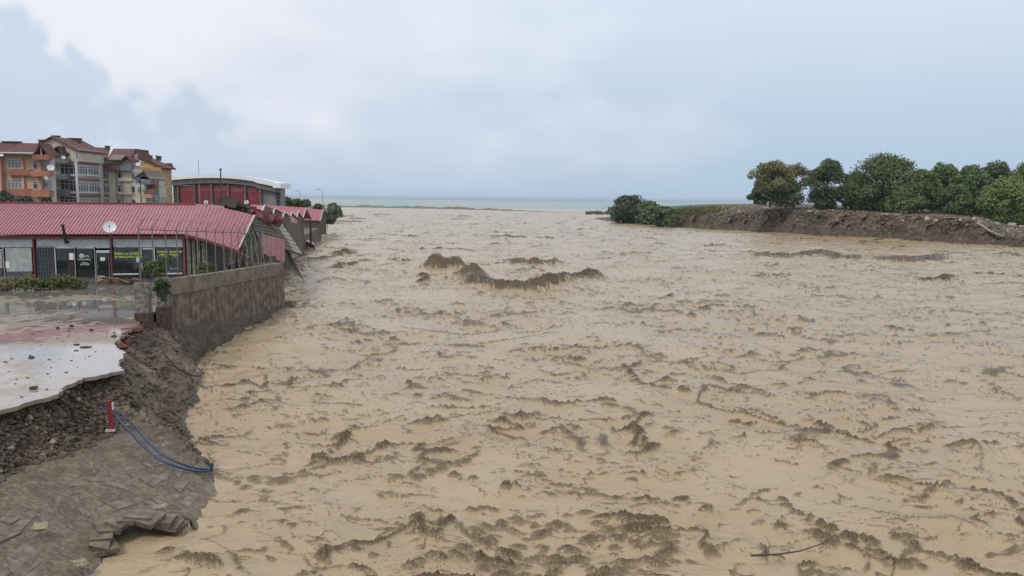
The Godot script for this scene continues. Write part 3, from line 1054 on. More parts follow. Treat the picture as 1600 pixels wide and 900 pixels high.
func make_shop() -> void:
	fo = on(0, 438.5, LOT)
	var e := on(290, 434.5, LOT)
	fx = (e - fo).normalized()
	fn = Vector3(-fx.z, 0, fx.x)
	var turn := atan2(-fx.z, fx.x)
	var t := thing("shop_building", "long low shop block with glazed shopfronts and a pink-red ribbed metal roof", "building", fo, turn)
	var red := mat("red paint", 0.235, 0.055, 0.052, 0.5, 0.25, 0.6)
	var white := mat("white frame", 0.62, 0.62, 0.62, 0.4, 0.12, 0.8)
	var board := mat("sign board", 0.48, 0.485, 0.50, 0.5, 0.12, 0.35)
	var grey := mat("grey panel", 0.40, 0.41, 0.405, 0.5, 0.15, 0.3)
	var dgrey := mat("dark plinth", 0.10, 0.10, 0.11, 0.6, 0.3, 1.0)
	var dark := mat("shop floor", 0.16, 0.15, 0.14, 0.5)
	var tile := mat("black tiles", 0.03, 0.03, 0.033, 0.25)
	var glass := mat("shop glass", 0.06, 0.07, 0.07, 0.04)
	glass.transparency = BaseMaterial3D.TRANSPARENCY_ALPHA
	glass.albedo_color.a = 0.14
	var paper := mat("paper", 0.7, 0.7, 0.66, 0.8)
	var lime := mat("lime lettering", 0.55, 0.60, 0.10, 0.6)
	var wlet := mat("white lettering", 0.55, 0.55, 0.52, 0.6)
	var pink := mat("red roofing", 0.375, 0.118, 0.142, 0.33, 0.16, 0.25)
	pink.metallic_specular = 0.6
	M["pink"] = pink
	var concrete := mat("raw concrete", 0.235, 0.215, 0.18, 0.85, 0.35, 0.4, 1.5)
	M["concrete"] = concrete
	# body: rooms behind the fronts
	var L := fpt(-60, 430).x
	var Rr := fpt(288, 430).x
	var Y := fpt(100, 371).y
	bx(t, "back_wall", mat("plaster", 0.2, 0.19, 0.175, 0.8, 0.25, 0.4), Vector3((L + Rr) / 2, Y / 2, -9.9), Vector3(Rr - L, Y, 0.2))
	bx(t, "floor", dark, Vector3((L + Rr) / 2, 0.06, -5), Vector3(Rr - L, 0.1, 9.6))
	bx(t, "ceiling", M["plaster"], Vector3((L + Rr) / 2, Y - 0.15, -5), Vector3(Rr - L - 0.1, 0.1, 9.6))
	for u in [-58.0, 54.0, 174.0, 287.0]:
		bx(t, "partition_wall", M["plaster"] if u != 287.0 else concrete, Vector3(fpt(u, 430).x, Y / 2 - 0.1, -5.1), Vector3(0.2, Y - 0.2, 9.5))
	# columns and bands
	for c in [[51, 57], [172, 177], [285.5, 291]]:
		fbox(t, "column", red, c[0], 372.5, c[1], 438, 0.25, 0.12)
	fbox(t, "fascia", red, -60, 368.5, 291, 373.2, 0.3, 0.25)
	for c in [[-60, 51], [57, 172], [177, 285.5]]:
		fbox(t, "sign_board", board, c[0], 373.4, c[1], 386.2, 0.12, 0.05)
	# first bay: door and blank panel
	var w := fbox(t, "window", grey, 8, 387, 51, 424.2, 0.1, 0.02)
	fbox(t, "plinth", dgrey, 8, 424.4, 51, 432, 0.1, 0.04)
	fbox(t, "plinth", concrete, -60, 432.2, 51, 438.5, 0.2, 0.06)
	fbox(t, "mullion", white, 4.2, 386.3, 7.8, 432, 0.08, 0.08)
	fbox(t, "shutter_panel", grey, -60, 391, 4, 419, 0.1, 0.0)
	fbox(t, "plinth", dgrey, -60, 419.4, 4, 432, 0.1, 0.03)
	fbox(t, "mullion", white, -60, 389.4, 4, 390.8, 0.08, 0.06)
	fbox(t, "paper_notice", paper, 8.6, 408.5, 15.3, 419, 0.01, 0.04)
	# second bay
	var gr := MB.new()
	var a := fpt(57.3, 384)
	var b := fpt(86, 437)
	for k in 9:
		var y := lerpf(b.y, a.y, k / 8.0)
		gr.box(Vector3((a.x + b.x) / 2, y, 0.05), Vector3(b.x - a.x, 0.03, 0.03))
	for k in 7:
		gr.box(Vector3(lerpf(a.x, b.x, k / 6.0), (a.y + b.y) / 2, 0.08), Vector3(0.03, a.y - b.y, 0.03))
	part(t, "security_grille", gr.mesh(), mat("grille steel", 0.10, 0.105, 0.11, 0.4))
	bx(t, "shutter", mat("grey shutter", 0.05, 0.052, 0.06, 0.4), Vector3((a.x + b.x) / 2, (a.y + b.y) / 2, -0.1), Vector3(b.x - a.x, a.y - b.y, 0.05))
	for c in [[86.2, 87.8], [115.8, 119.2], [147, 150.2]]:
		fbox(t, "mullion", white, c[0], 386.4, c[1], 437.5, 0.08, 0.06)
	fbox(t, "transom", white, 88, 386.4, 115.6, 388, 0.08, 0.05)
	fbox(t, "transom", white, 119.4, 386.4, 146.8, 388, 0.08, 0.05)
	for c in [[88, 388.2, 115.6, 437], [119.4, 388.2, 146.8, 433.5], [178, 387, 220, 426.6], [243.4, 387, 285, 426.6], [223, 390, 240, 426.6]]:
		fbox(t, "pane", glass, c[0], c[1], c[2], c[3], 0.004, 0.006)
	fbox(t, "plinth", dgrey, 119.4, 433.8, 146.8, 437.5, 0.1, 0.03)
	fbox(t, "poster", paper, 108, 395.5, 115.4, 406, 0.0, 0.02)
	var cup := fpt(110, 436)
	bx(t, "cupboard", mat("maroon cupboard", 0.06, 0.02, 0.022, 0.5), Vector3(cup.x, 0.65, -0.7), Vector3(0.6, 1.25, 0.5))
	bx(t, "counter", M["plaster"], Vector3(cup.x - 0.8, 0.35, -2.2), Vector3(1.4, 0.8, 0.6))
	var em := MB.new()
	var ec := fpt(127.5, 399.6)
	for k in 20:
		var a0 := TAU * k / 20
		var a1 := TAU * (k + 1) / 20
		var rr := 0.17 if k % 4 else 0.13
		em.tri(ec + Vector3(0, 0, 0.015), ec + Vector3(cos(a0) * 0.17, sin(a0) * 0.17, 0.015), ec + Vector3(cos(a1) * rr, sin(a1) * 0.17, 0.015))
	part(t, "emblem", em.mesh(), wlet)
	var rng := RandomNumberGenerator.new()
	rng.seed = 31
	for l in [[130.5, 399, 139, 401.6], [123, 404, 142, 406.8], [128.5, 409.6, 136.5, 411.2], [125.5, 411.6, 139.5, 414.6], [245.5, 392, 262, 395.2], [265, 392, 285, 395.2], [249.5, 396.6, 259, 400], [264.5, 396.6, 278, 400], [252, 400.9, 261, 402], [265, 400.9, 279, 402], [247, 416, 253, 421], [254.5, 414, 260, 421], [266, 418.6, 271, 420.6], [274, 418.6, 279, 420.6]]:
		letters(t, l, lime if l[0] > 240 and l[1] < 400.5 else wlet, rng)
	ftext(t, "lettering", "KARA ve DENİZ", lime, 179, 393.2, 218, 398, 0.02)
	ftext(t, "lettering", "AV MALZEMELERİ", lime, 178.5, 399.0, 219.5, 402.6, 0.02)
	# door of the second bay
	var d := fbox(t, "door", white, 150.4, 391.2, 171.6, 394.8, 0.08, 0.07)
	for c in [[150.4, 394.9, 152.2, 437.3], [169.8, 394.9, 171.6, 437.3], [152.3, 434.6, 169.7, 437.3]]:
		fbox(t, "door_frame", white, c[0], c[1], c[2], c[3], 0.06, 0.05)
	fbox(t, "transom", white, 150.4, 386.4, 171.6, 387.4, 0.08, 0.06)
	fbox(t, "pane", glass, 152.3, 394.9, 169.7, 434.5, 0.004, 0.006)
	fbox(t, "door_notice", paper, 156.8, 402, 164.2, 407.2, 0, 0.02)
	fbox(t, "door_handle", M["grille steel"], 152.8, 414, 154.6, 419.5, 0.0, 0.09)
	# third bay
	fbox(t, "sill", white, 177, 426.8, 285.4, 428.8, 0.1, 0.10)
	for k in 12:
		var u := 177.3 + k * 9.0
		fbox(t, "tile", tile, u, 429.2, u + 8.6, 437.8, 0.1, 0.02 + 0.004 * (k % 3))
	for c in [[219.8, 222.8], [240.2, 243.2]]:
		fbox(t, "mullion", white, c[0], 386.4, c[1], 426.7, 0.08, 0.06)
	fbox(t, "transom", white, 223, 387.4, 240, 389.6, 0.08, 0.05)
	fbox(t, "paper_notice", paper, 213.2, 402.8, 219, 409.2, 0, 0.03)
	for k in 7:
		var sx := lerpf(fpt(182, 430).x, fpt(280, 430).x, k / 6.0)
		bx(t, "shelf", mat("shelf%d" % k, 0.06 + 0.03 * (k % 3), 0.055, 0.05, 0.8), Vector3(sx, 0.8 + 0.1 * (k % 4), -2.4 - 0.5 * (k % 2)), Vector3(0.9, 1.3, 0.4))
	# grey side panels past the end column
	for k in 4:
		fbox(t, "side_panel", concrete, 291.5 + k * 7.6, 374 + k * 1.5, 298.8 + k * 7.6, 437, 0.06, -0.4 - 0.25 * k)
	# roof: one sheet after another from the eave to the ridge; beyond the end column it has sagged into the cut
	var N := 62
	var ev := []
	var rv := []
	for k in N + 1:
		var u := lerpf(-66, 290, float(k) / N)
		var p := fpt(u, 371.0)
		ev.append(Vector3(p.x, Y + 0.28, 0.55))
		rv.append(Vector3(p.x, Y + 2.50, -5.6))
	var inv := Transform3D(Basis(Vector3.UP, turn), fo).affine_inverse()
	var e1: Vector3 = inv * dep(371, 391, 60.8)
	var r1: Vector3 = inv * dep(397, 336.5, 66.0)
	var e0: Vector3 = ev[-1]
	var r0: Vector3 = rv[-1]
	for k in 16:
		var q := (k + 1) / 16.0
		var sag := q * q * 0.25 + q * 0.75
		ev.append(Vector3(lerpf(e0.x, e1.x, q), lerpf(e0.y, e1.y, sag), lerpf(e0.z, e1.z, q)))
		rv.append(Vector3(lerpf(r0.x, r1.x, q), lerpf(r0.y, r1.y, q * q * 0.5 + q * 0.5), lerpf(r0.z, r1.z, q)))
	for k in ev.size() - 1:
		var sb := MB.new()
		sheet_strip(sb, ev[k], ev[k + 1], rv[k], rv[k + 1])
		part(t, "roof_sheet", sb.mesh(), pink)
	var bk := MB.new()
	bk.slab(rv[N] + Vector3(0, 0, -0.02), rv[0] + Vector3(0, 0, -0.02), rv[0] + Vector3(0, -2.4, -5.6), rv[N] + Vector3(0, -2.4, -5.6), 0.04)
	part(t, "roof_back", bk.mesh(), pink)
	var rc := MB.new()
	for k in range(0, N, 4):
		rc.beam(rv[k] + Vector3(0, 0.05, 0), rv[mini(k + 4, N)] + Vector3(0, 0.05, 0), 0.3, 0.05)
	part(t, "ridge_cap", rc.mesh(), pink)
	var vg := MB.new()
	vg.beam(ev[-1] + Vector3(0.05, 0.02, 0), rv[-1] + Vector3(0.05, 0.02, 0), 0.07, 0.12)
	part(t, "verge_trim", vg.mesh(), white)
	var eg := MB.new()
	for k in 16:
		eg.beam(ev[N + k] - Vector3(0, 0.11, 0), ev[N + k + 1] - Vector3(0, 0.11, 0), 0.1, 0.14)
	eg.beam(ev[-1] - Vector3(0, 0.11, 0), ev[-1] + (ev[-1] - ev[-3]) * 1.7 - Vector3(0, 0.15, 0), 0.1, 0.14)
	part(t, "fallen_fascia", eg.mesh(), red)
	var gt := MB.new()
	for k in 7:
		var q := k / 6.0
		var top: Vector3 = ev[-1].lerp(rv[-1], 0.15 + 0.8 * q) - Vector3(0.05, 0.1, 0)
		gt.beam(top, Vector3(top.x - 0.8 + 0.3 * rng.randf(), 0.2, top.z - 0.8), 0.05, 0.05)
		gt.beam(top, top - Vector3(2.4, -0.4, 0.2), 0.05, 0.07)
	part(t, "roof_frame", gt.mesh(), mat("rusty steel", 0.09, 0.065, 0.052, 0.7, 0.4, 1.0))
	# dark cladding that closes the gable inside
	var dk := MB.new()
	dk.quad(Vector3(Rr + 1.5, 0, -1.5), Vector3(r1.x - 2.2, 0, -5), Vector3(r1.x - 2.0, r1.y - 0.5, -6), Vector3(Rr + 1.5, Y - 0.4, -1.8))
	part(t, "torn_lining", dk.mesh(), mat("torn lining", 0.13, 0.13, 0.125, 0.8, 0.4, 0.7))
	# things on the front
	dish("big white satellite dish on a mast above the shop door column", fo + Basis(Vector3.UP, turn) * (fpt(172, 355, 0.9)), 0.45, fpt(172, 385, 0.9).y - fpt(172, 355, 0.9).y, 0.35)
	var fl := thing("stove_pipe", "black leaning stove pipe rising from the shop sign over the eave", "pipe", fo + Basis(Vector3.UP, turn) * fpt(103, 379, 0.5), turn)
	var sp := MB.new()
	var p1 := fpt(98, 352, 1.0) - fpt(103, 379, 0.5)
	sp.tube([Vector3(0, 0, -0.5), Vector3.ZERO, p1 * 0.5, p1], 0.11, 0.10, 10)
	part(fl, "flue", sp.mesh(), mat("sooty steel", 0.022, 0.02, 0.021, 0.6))
	var capm := MB.new()
	capm.tube([p1, p1 + Vector3(0, 0.06, 0)], 0.16, 0.14, 10)
	part(fl, "cowl", capm.mesh(), M["sooty steel"])
	var wr := thing("wall_lamp", "small dark lamp bracket on the red column by the shop door", "lamp", fo + Basis(Vector3.UP, turn) * fpt(174.5, 380, 0.3), turn)
	var wl := MB.new()
	wl.box(Vector3(0, 0, -0.06), Vector3(0.12, 0.3, 0.12))
	wl.tube([Vector3(0, 0.1, 0), Vector3(0, 0.16, 0.15), Vector3(0, 0.02, 0.22)], 0.035, 0.05, 6)
	part(wr, "bracket", wl.mesh(), M["sooty steel"])
func letters(t: Node, l: Array, m: Material, rng: RandomNumberGenerator) -> void:
	# worn characters that cannot be read any more: short strokes side by side
	var a := fpt(l[0], l[1])
	var b := fpt(l[2], l[3])
	var h := a.y - b.y
	var x := a.x
	var mb := MB.new()
	while x < b.x - h * 0.3:
		var w := h * rng.randf_range(0.55, 0.8)
		var c := Vector3(x + w / 2, (a.y + b.y) / 2, 0.016)
		mb.box(c - Vector3(w * 0.38, 0, 0), Vector3(w * 0.24, h, 0.006))
		mb.box(c + Vector3(0, h * rng.randf_range(-0.1, 0.42), 0.004), Vector3(w, h * 0.24, 0.006))
		if rng.randf() < 0.7:
			mb.box(c + Vector3(w * 0.36, 0, 0.008), Vector3(w * 0.24, h * rng.randf_range(0.6, 1.0), 0.006))
		x += w + h * 0.14
	part(t, "lettering", mb.mesh(), m)
func dish(label: String, at: Vector3, r: float, drop: float, yaw: float, group := "") -> void:
	# a shallow bowl on a mast that stands drop metres below it
	var t := thing("satellite_dish", label, "dish", at + Vector3(0, drop, 0), yaw, group)
	if not M.has("dish white"):
		mat("dish white", 0.72, 0.72, 0.73, 0.4, 0.1, 1.0)
		mat("mast steel", 0.10, 0.10, 0.105, 0.5)
	var b := MB.new()
	var c := Vector3(0, -drop, 0.12)
	var tilt := Basis(Vector3.RIGHT, -0.35)
	for i in 4:
		for k in 20:
			var q := []
			for e in [[i, k], [i, k + 1], [i + 1, k + 1], [i + 1, k]]:
				var f: float = e[0] / 4.0
				var an: float = TAU * e[1] / 20.0
				q.append(c + tilt * Vector3(cos(an) * r * f, sin(an) * r * f, 0.22 * r * f * f))
			b.quad(q[3], q[2], q[1], q[0])
	part(t, "bowl", b.mesh(), M["dish white"])
	var m := MB.new()
	m.tube([Vector3(0, 0, 0), Vector3(0, -drop, 0)], 0.03, 0.03, 7)
	m.tube([Vector3(0, -drop, 0), c], 0.04, 0.04, 6)
	part(t, "mast", m.mesh(), M["mast steel"])
	var f := MB.new()
	var foc := c + tilt * Vector3(0, -0.1 * r, 0.75 * r)
	f.tube([c + tilt * Vector3(0, -r * 0.95, 0.2 * r), foc], 0.012, 0.012, 5)
	f.box(foc, Vector3(0.09, 0.09, 0.13))
	part(t, "feed_arm", f.mesh(), M["mast steel"])

func make_wall() -> void:
	var X := -18.95
	var px := func(u: float) -> float: return -X * F / (800.0 - u)
	var band := mat("cast concrete", 0.235, 0.19, 0.135, 0.85, 0.25, 0.13, 2.0)
	var plaster := mat("silted wall", 0.225, 0.16, 0.112, 0.85, 0.4, 0.16, 2.5)
	var mud := mat("mud ledge", 0.155, 0.11, 0.068, 0.7, 0.5, 1.0, 4.0)
	var t := thing("retaining_wall", "undermined concrete retaining wall with a paler upper band, standing in the flood", "wall", Vector3(X, 0, -52))
	var o := Vector3(X, 0, -52)
	# upper band, lower wall: solid hexahedra between survey heights
	var top := [[42.4, 4.56], [47.0, 4.36], [52, 4.17], [58, 3.96], [63.6, 3.76]]
	var mid := [[42.4, 3.66], [47.0, 3.45], [52, 3.25], [58, 3.02], [63.6, 2.82]]
	for k in 4:
		for lay in 2:
			var b := MB.new()
			var hi: Array = top if lay == 0 else mid
			var a := -52.0 + 0.01
			var p := []
			var th := 0.42 if lay == 0 else 0.36
			var z0: float = -hi[k][0] + 52
			var z1: float = -hi[k + 1][0] + 52
			var l0: float = mid[k][1] if lay == 0 else -0.6
			var l1: float = mid[k + 1][1] if lay == 0 else -0.6
			var fx0 := 0.06 if lay == 0 else 0.0
			var fl := 0.06 if lay == 0 else 0.25
			p = [Vector3(-th, l1, z1), Vector3(fl, l1, z1), Vector3(-th, hi[k + 1][1], z1), Vector3(fx0, hi[k + 1][1], z1),
				Vector3(-th, l0, z0), Vector3(fl, l0, z0), Vector3(-th, hi[k][1], z0), Vector3(fx0, hi[k][1], z0)]
			b.hexa(p)
			part(t, "upper_band" if lay == 0 else "lower_wall", b.mesh(), band if lay == 0 else plaster)
	bx(t, "end_wall", plaster, Vector3(-1.6, 1.1, -11.72), Vector3(3.0, 3.3, 0.35))
	bx(t, "end_wall", band, Vector3(-1.6, 3.25, -11.74), Vector3(3.0, 0.92, 0.42))
	# ledge of mud and broken footing along its foot
	var lb := MB.new()
	var n1 := noise(0.8, 4, 91)
	var SN := 160
	var TN := 14
	for i in SN:
		var f := float(i) / (SN - 1)
		var d := lerpf(40.5, 65.2, f)
		var hgt := lerpf(1.75, 0.5, sstep(0.0, 0.75, f)) * sstep(1.0, 0.97, f)
		for j in TN:
			var q := j / (TN - 1.0)
			var w := lerpf(1.5, 0.55, f)
			var p := Vector3(0.1 + q * w, hgt * (1 - pow(q, 2.2)) - 0.35 * q, -d + 52)
			var a := n1.get_noise_3dv(p)
			var c := n1.get_noise_3dv(p * 4.0)
			p += Vector3(a * 0.35 + c * 0.12, a * 0.2 + c * 0.14, 0) * minf(1, q * 4)
			lb.v.append(p)
			lb.n.append(Vector3.UP)
			lb.c.append(Color.WHITE)
	for i in SN:
		for j in TN:
			var a := lb.v[mini(i + 1, SN - 1) * TN + j] - lb.v[maxi(i - 1, 0) * TN + j]
			var e := lb.v[i * TN + mini(j + 1, TN - 1)] - lb.v[i * TN + maxi(j - 1, 0)]
			var q := a.cross(e).normalized()
			lb.n[i * TN + j] = q if q.dot(Vector3(1, 1, 0)) > 0 else -q
	for i in SN - 1:
		for j in TN - 1:
			var k := i * TN + j
			lb.ix.append_array([k, k + TN, k + 1, k + 1, k + TN, k + TN + 1])
	part(t, "footing", lb.mesh(), mud)
	# the near end: two piers
	for q in [[39.7, 0.42, 1.85, "squat concrete pier overgrown by a shrub at the broken pavement edge"], [42.0, 0.36, 1.9, "narrow concrete pier where the retaining wall begins beside a shrub"]]:
		var p := thing("concrete_pier", q[3], "pier", Vector3(X - 0.12, LOT - 0.9, -q[0]))
		bx(p, "shaft", M["concrete"], Vector3(0, 0.9 + q[2] * 0.5 + 0.15, 0), Vector3(q[1] * 1.6, q[2] - 0.3, 0.5))
		bx(p, "footing", mat("brick footing", 0.15, 0.085, 0.066, 0.9, 0.5, 1.0, 2.0), Vector3(0, 0.55, 0.02), Vector3(q[1] * 1.7, 1.3, 0.6))
	# security fence on the wall
	var steel := mat("fence steel", 0.20, 0.195, 0.18, 0.6, 0.3, 1.5)
	var fe := thing("security_fence", "rusting steel fence of thin posts with slanted tops along the retaining wall", "fence", Vector3(X, 4.0, -50))
	var fo2 := Vector3(X, 4.0, -50)
	var us := [221, 242, 262, 279.5, 295.6, 311.4, 325.5, 339, 352, 364, 375, 388, 397, 406, 415, 426]
	var tops := []
	var tips := []
	var rng := RandomNumberGenerator.new()
	rng.seed = 14
	for k in us.size():
		var d: float = px.call(us[k])
		var yb := lerpf(4.62, 3.77, (d - 40.0) / 23.6)
		if k < 2:
			yb = 4.3
		var yt := lerpf(7.42, 6.55, (d - 39.6) / 16.0)
		var b := MB.new()
		var foot := Vector3(X - 0.15, yb - 0.05, -d) - fo2
		var head := Vector3(X - 0.15, yt + 0.12, -d) - fo2
		var pts := [foot, foot.lerp(head, 0.5), head]
		if k >= 11:
			var bend := (k - 10) * 0.16
			head += Vector3(-bend * 1.2, -0.25 * bend * rng.randf(), -bend)
			pts = [foot, foot.lerp(head, 0.4) + Vector3(0.15 * bend, 0.1, 0), foot.lerp(head, 0.8) + Vector3(0.1, 0.15, 0), head]
		b.tube(pts, 0.035, 0.032, 6)
		var po := part(fe, "post", b.mesh(), steel)
		var arm := MB.new()
		var tip := head + Vector3(0.34, 0.46, 0) * (1.0 if k < 11 else 0.7)
		arm.tube([head, tip], 0.026, 0.02, 5)
		part(po, "slanted_arm", arm.mesh(), steel)
		tops.append(head - Vector3(0, 0.14, 0))
		tips.append(tip)
	for k in us.size() - 1:
		if k > 11:
			continue
		var b := MB.new()
		b.beam(tops[k], tops[k + 1], 0.04, 0.05)
		part(fe, "rail", b.mesh(), steel)
		for q in [0.25, 0.95]:
			var wb := MB.new()
			var a0: Vector3 = tops[k].lerp(tips[k], q)
			var a1: Vector3 = tops[k + 1].lerp(tips[k + 1], q)
			wb.tube([a0, a0.lerp(a1, 0.5) - Vector3(0, 0.05, 0), a1], 0.006, 0.006, 4)
			part(fe, "wire", wb.mesh(), steel)
	for k in 16:
		# torn lengths of the fence's far end, bent round the last posts
		var b := MB.new()
		var s := Vector3(rng.randf_range(-1.8, 0.1), rng.randf_range(-0.4, 0.6), -rng.randf_range(5.5, 11.5))
		var pts := [s]
		for q in 5:
			s += Vector3(rng.randf_range(-0.35, 0.3), rng.randf_range(0.1, 0.75), rng.randf_range(-0.6, 0.4))
			pts.append(s)
		b.tube(pts, 0.022, 0.018, 5)
		part(fe, "bent_bar", b.mesh(), steel if k % 3 else mat("green wire", 0.10, 0.16, 0.12, 0.7))

func make_wreck() -> void:
	# the second block's roof, fallen towards the river
	var base := dep(430, 400, 85)
	base.y = 1.0
	var t := thing("collapsed_roof", "collapsed shop roof with brown ribbed underside sliding down behind the retaining wall", "wreckage", base)
	var under := mat("muddy roof lining", 0.165, 0.132, 0.092, 0.75, 0.5, 0.5, 2.0)
	var pale := mat("pale roof edge", 0.36, 0.34, 0.28, 0.7, 0.35, 0.6)
	var rust := M["rusty steel"] as Material
	var torn := mat("torn red sheet", 0.19, 0.035, 0.042, 0.5, 0.35, 0.5)
	var rng := RandomNumberGenerator.new()
	rng.seed = 44
	for k in 8:
		var q := k / 7.0
		var a := dep(lerpf(390, 402, q), lerpf(337, 369, q), lerpf(69, 67, q)) - base
		var b := dep(lerpf(437, 470, q), lerpf(343, 392, q), lerpf(84, 77, q)) - base
		var a2 := dep(lerpf(390, 402, q) + 1.5, lerpf(337, 369, q) + 4.4, lerpf(68.4, 66.4, q)) - base
		var b2 := dep(lerpf(437, 470, q) + 3, lerpf(343, 392, q) + 6.0, lerpf(83, 76, q)) - base
		var sb := MB.new()
		sb.slab(a2, b2, b, a, 0.06)
		part(t, "lining_strip", sb.mesh(), under)
		var pb := MB.new()
		pb.beam(a2 + Vector3(0, -0.05, 0.1), b2 + Vector3(0, -0.05, 0.1), 0.12, 0.16)
		part(t, "purlin", pb.mesh(), rust)
		var c := b.lerp(a, 0.22) + Vector3(0, 0.04, 0.06)
		var c2 := b2.lerp(a2, 0.22) + Vector3(0, 0.04, 0.06)
		var eb := MB.new()
		eb.slab(c2, b2 + Vector3(0, 0.04, 0.06), b + Vector3(0, 0.04, 0.06), c, 0.05)
		part(t, "eave_strip", eb.mesh(), pale)
	# red sheets crumpled along the upper edge
	for k in 24:
		var q := k / 23.0
		var c := dep(lerpf(352, 432, q), lerpf(316, 345, q) + rng.randf_range(-1.5, 1.5), lerpf(66.5, 76, q)) - base
		var sb := MB.new()
		var bs := Basis.from_euler(Vector3(rng.randf_range(-0.5, 0.7), rng.randf_range(-0.6, 0.6), -0.35 + rng.randfn(0, 0.2)))
		var w := rng.randf_range(0.6, 1.1)
		sb.slab(c + bs * Vector3(-w, -0.25, 0.3), c + bs * Vector3(w, -0.3, 0.3), c + bs * Vector3(w, 0.25, -0.3), c + bs * Vector3(-w * 0.8, 0.3, -0.2), 0.03)
		part(t, "crumpled_sheet", sb.mesh(), torn if k > 6 else rust)
	for k in 26:
		var tq := rng.randf()
		var c := dep(348 + 38 * tq, 314 + 11 * tq + rng.randf_range(0, 6), 67) - base
		var sb := MB.new()
		sb.box(c, Vector3(rng.randf_range(0.7, 1.8), rng.randf_range(0.05, 0.12), rng.randf_range(0.08, 0.25)), Basis.from_euler(Vector3(rng.randfn(0, 0.4), rng.randfn(0, 0.5), -0.3 + rng.randfn(0, 0.3))))
		part(t, "broken_timber", sb.mesh(), mat("burnt timber", 0.055, 0.042, 0.035, 0.9, 0.4, 1.0))
	# hanging red wall sheets
	for k in 5:
		var u := 408 + k * 7.4
		var a := dep(u, 366 + k * 1.8, 66.5 + k * 0.5) - base
		var b := dep(u + 7.0, 367.5 + k * 1.8, 66.9 + k * 0.5) - base
		var lo := 396 + k * 3.2 if k != 2 else 399
		var c := dep(u + 9.5 - k * 0.6, lo + 2, 66.0 + k * 0.5) - base
		var e := dep(u + 2.6 - k * 0.6, lo, 65.6 + k * 0.5) - base
		var sb := MB.new()
		sb.slab(e, c, b, a, 0.03)
		sb.beam(e + Vector3(0.03, 0, 0.04), a + Vector3(0.03, 0, 0.04), 0.05, 0.05)
		part(t, "hanging_sheet", sb.mesh(), M["pink"])
	# mud-covered board and splayed bars at the waterline
	var sb := MB.new()
	sb.slab(dep(452, 396, 84) - base, dep(474, 392, 92) - base, dep(470, 350, 94) - base, dep(449, 347, 86) - base, 0.08)
	part(t, "silted_board", sb.mesh(), mat("silted board", 0.17, 0.13, 0.083, 0.9, 0.4, 0.4))
	for k in 7:
		var bb := MB.new()
		var p := dep(440 + k * 2, 378 + k * 3, 74) - base
		bb.tube([p, p + Vector3(0.5, -0.9, 0.2), p + Vector3(0.9 + 0.1 * k, -2.6, 0.5)], 0.04, 0.03, 5)
		part(t, "bent_bar", bb.mesh(), rust)
	var dr := thing("roof_fragment", "red roof fragment propped on a stub beside the collapsed roof, half in the flood", "wreckage", on(484, 386, 0.0))
	var o := on(484, 386, 0.0)
	for k in 3:
		var fb := MB.new()
		fb.slab(dep(472 + k * 3, 374 + k * 4.5, 134) - o, dep(492 + k, 383 + k * 3, 134) - o, dep(491 + k, 379.5 + k * 3, 137) - o, dep(472 + k * 3, 370 + k * 4.5, 137) - o, 0.15)
		part(dr, "red_sheet", fb.mesh(), torn if k == 1 else M["pink"])
	bx(dr, "stub", M["concrete"], Vector3(-0.2, 0.6, 0.4), Vector3(0.5, 2.4, 0.5))

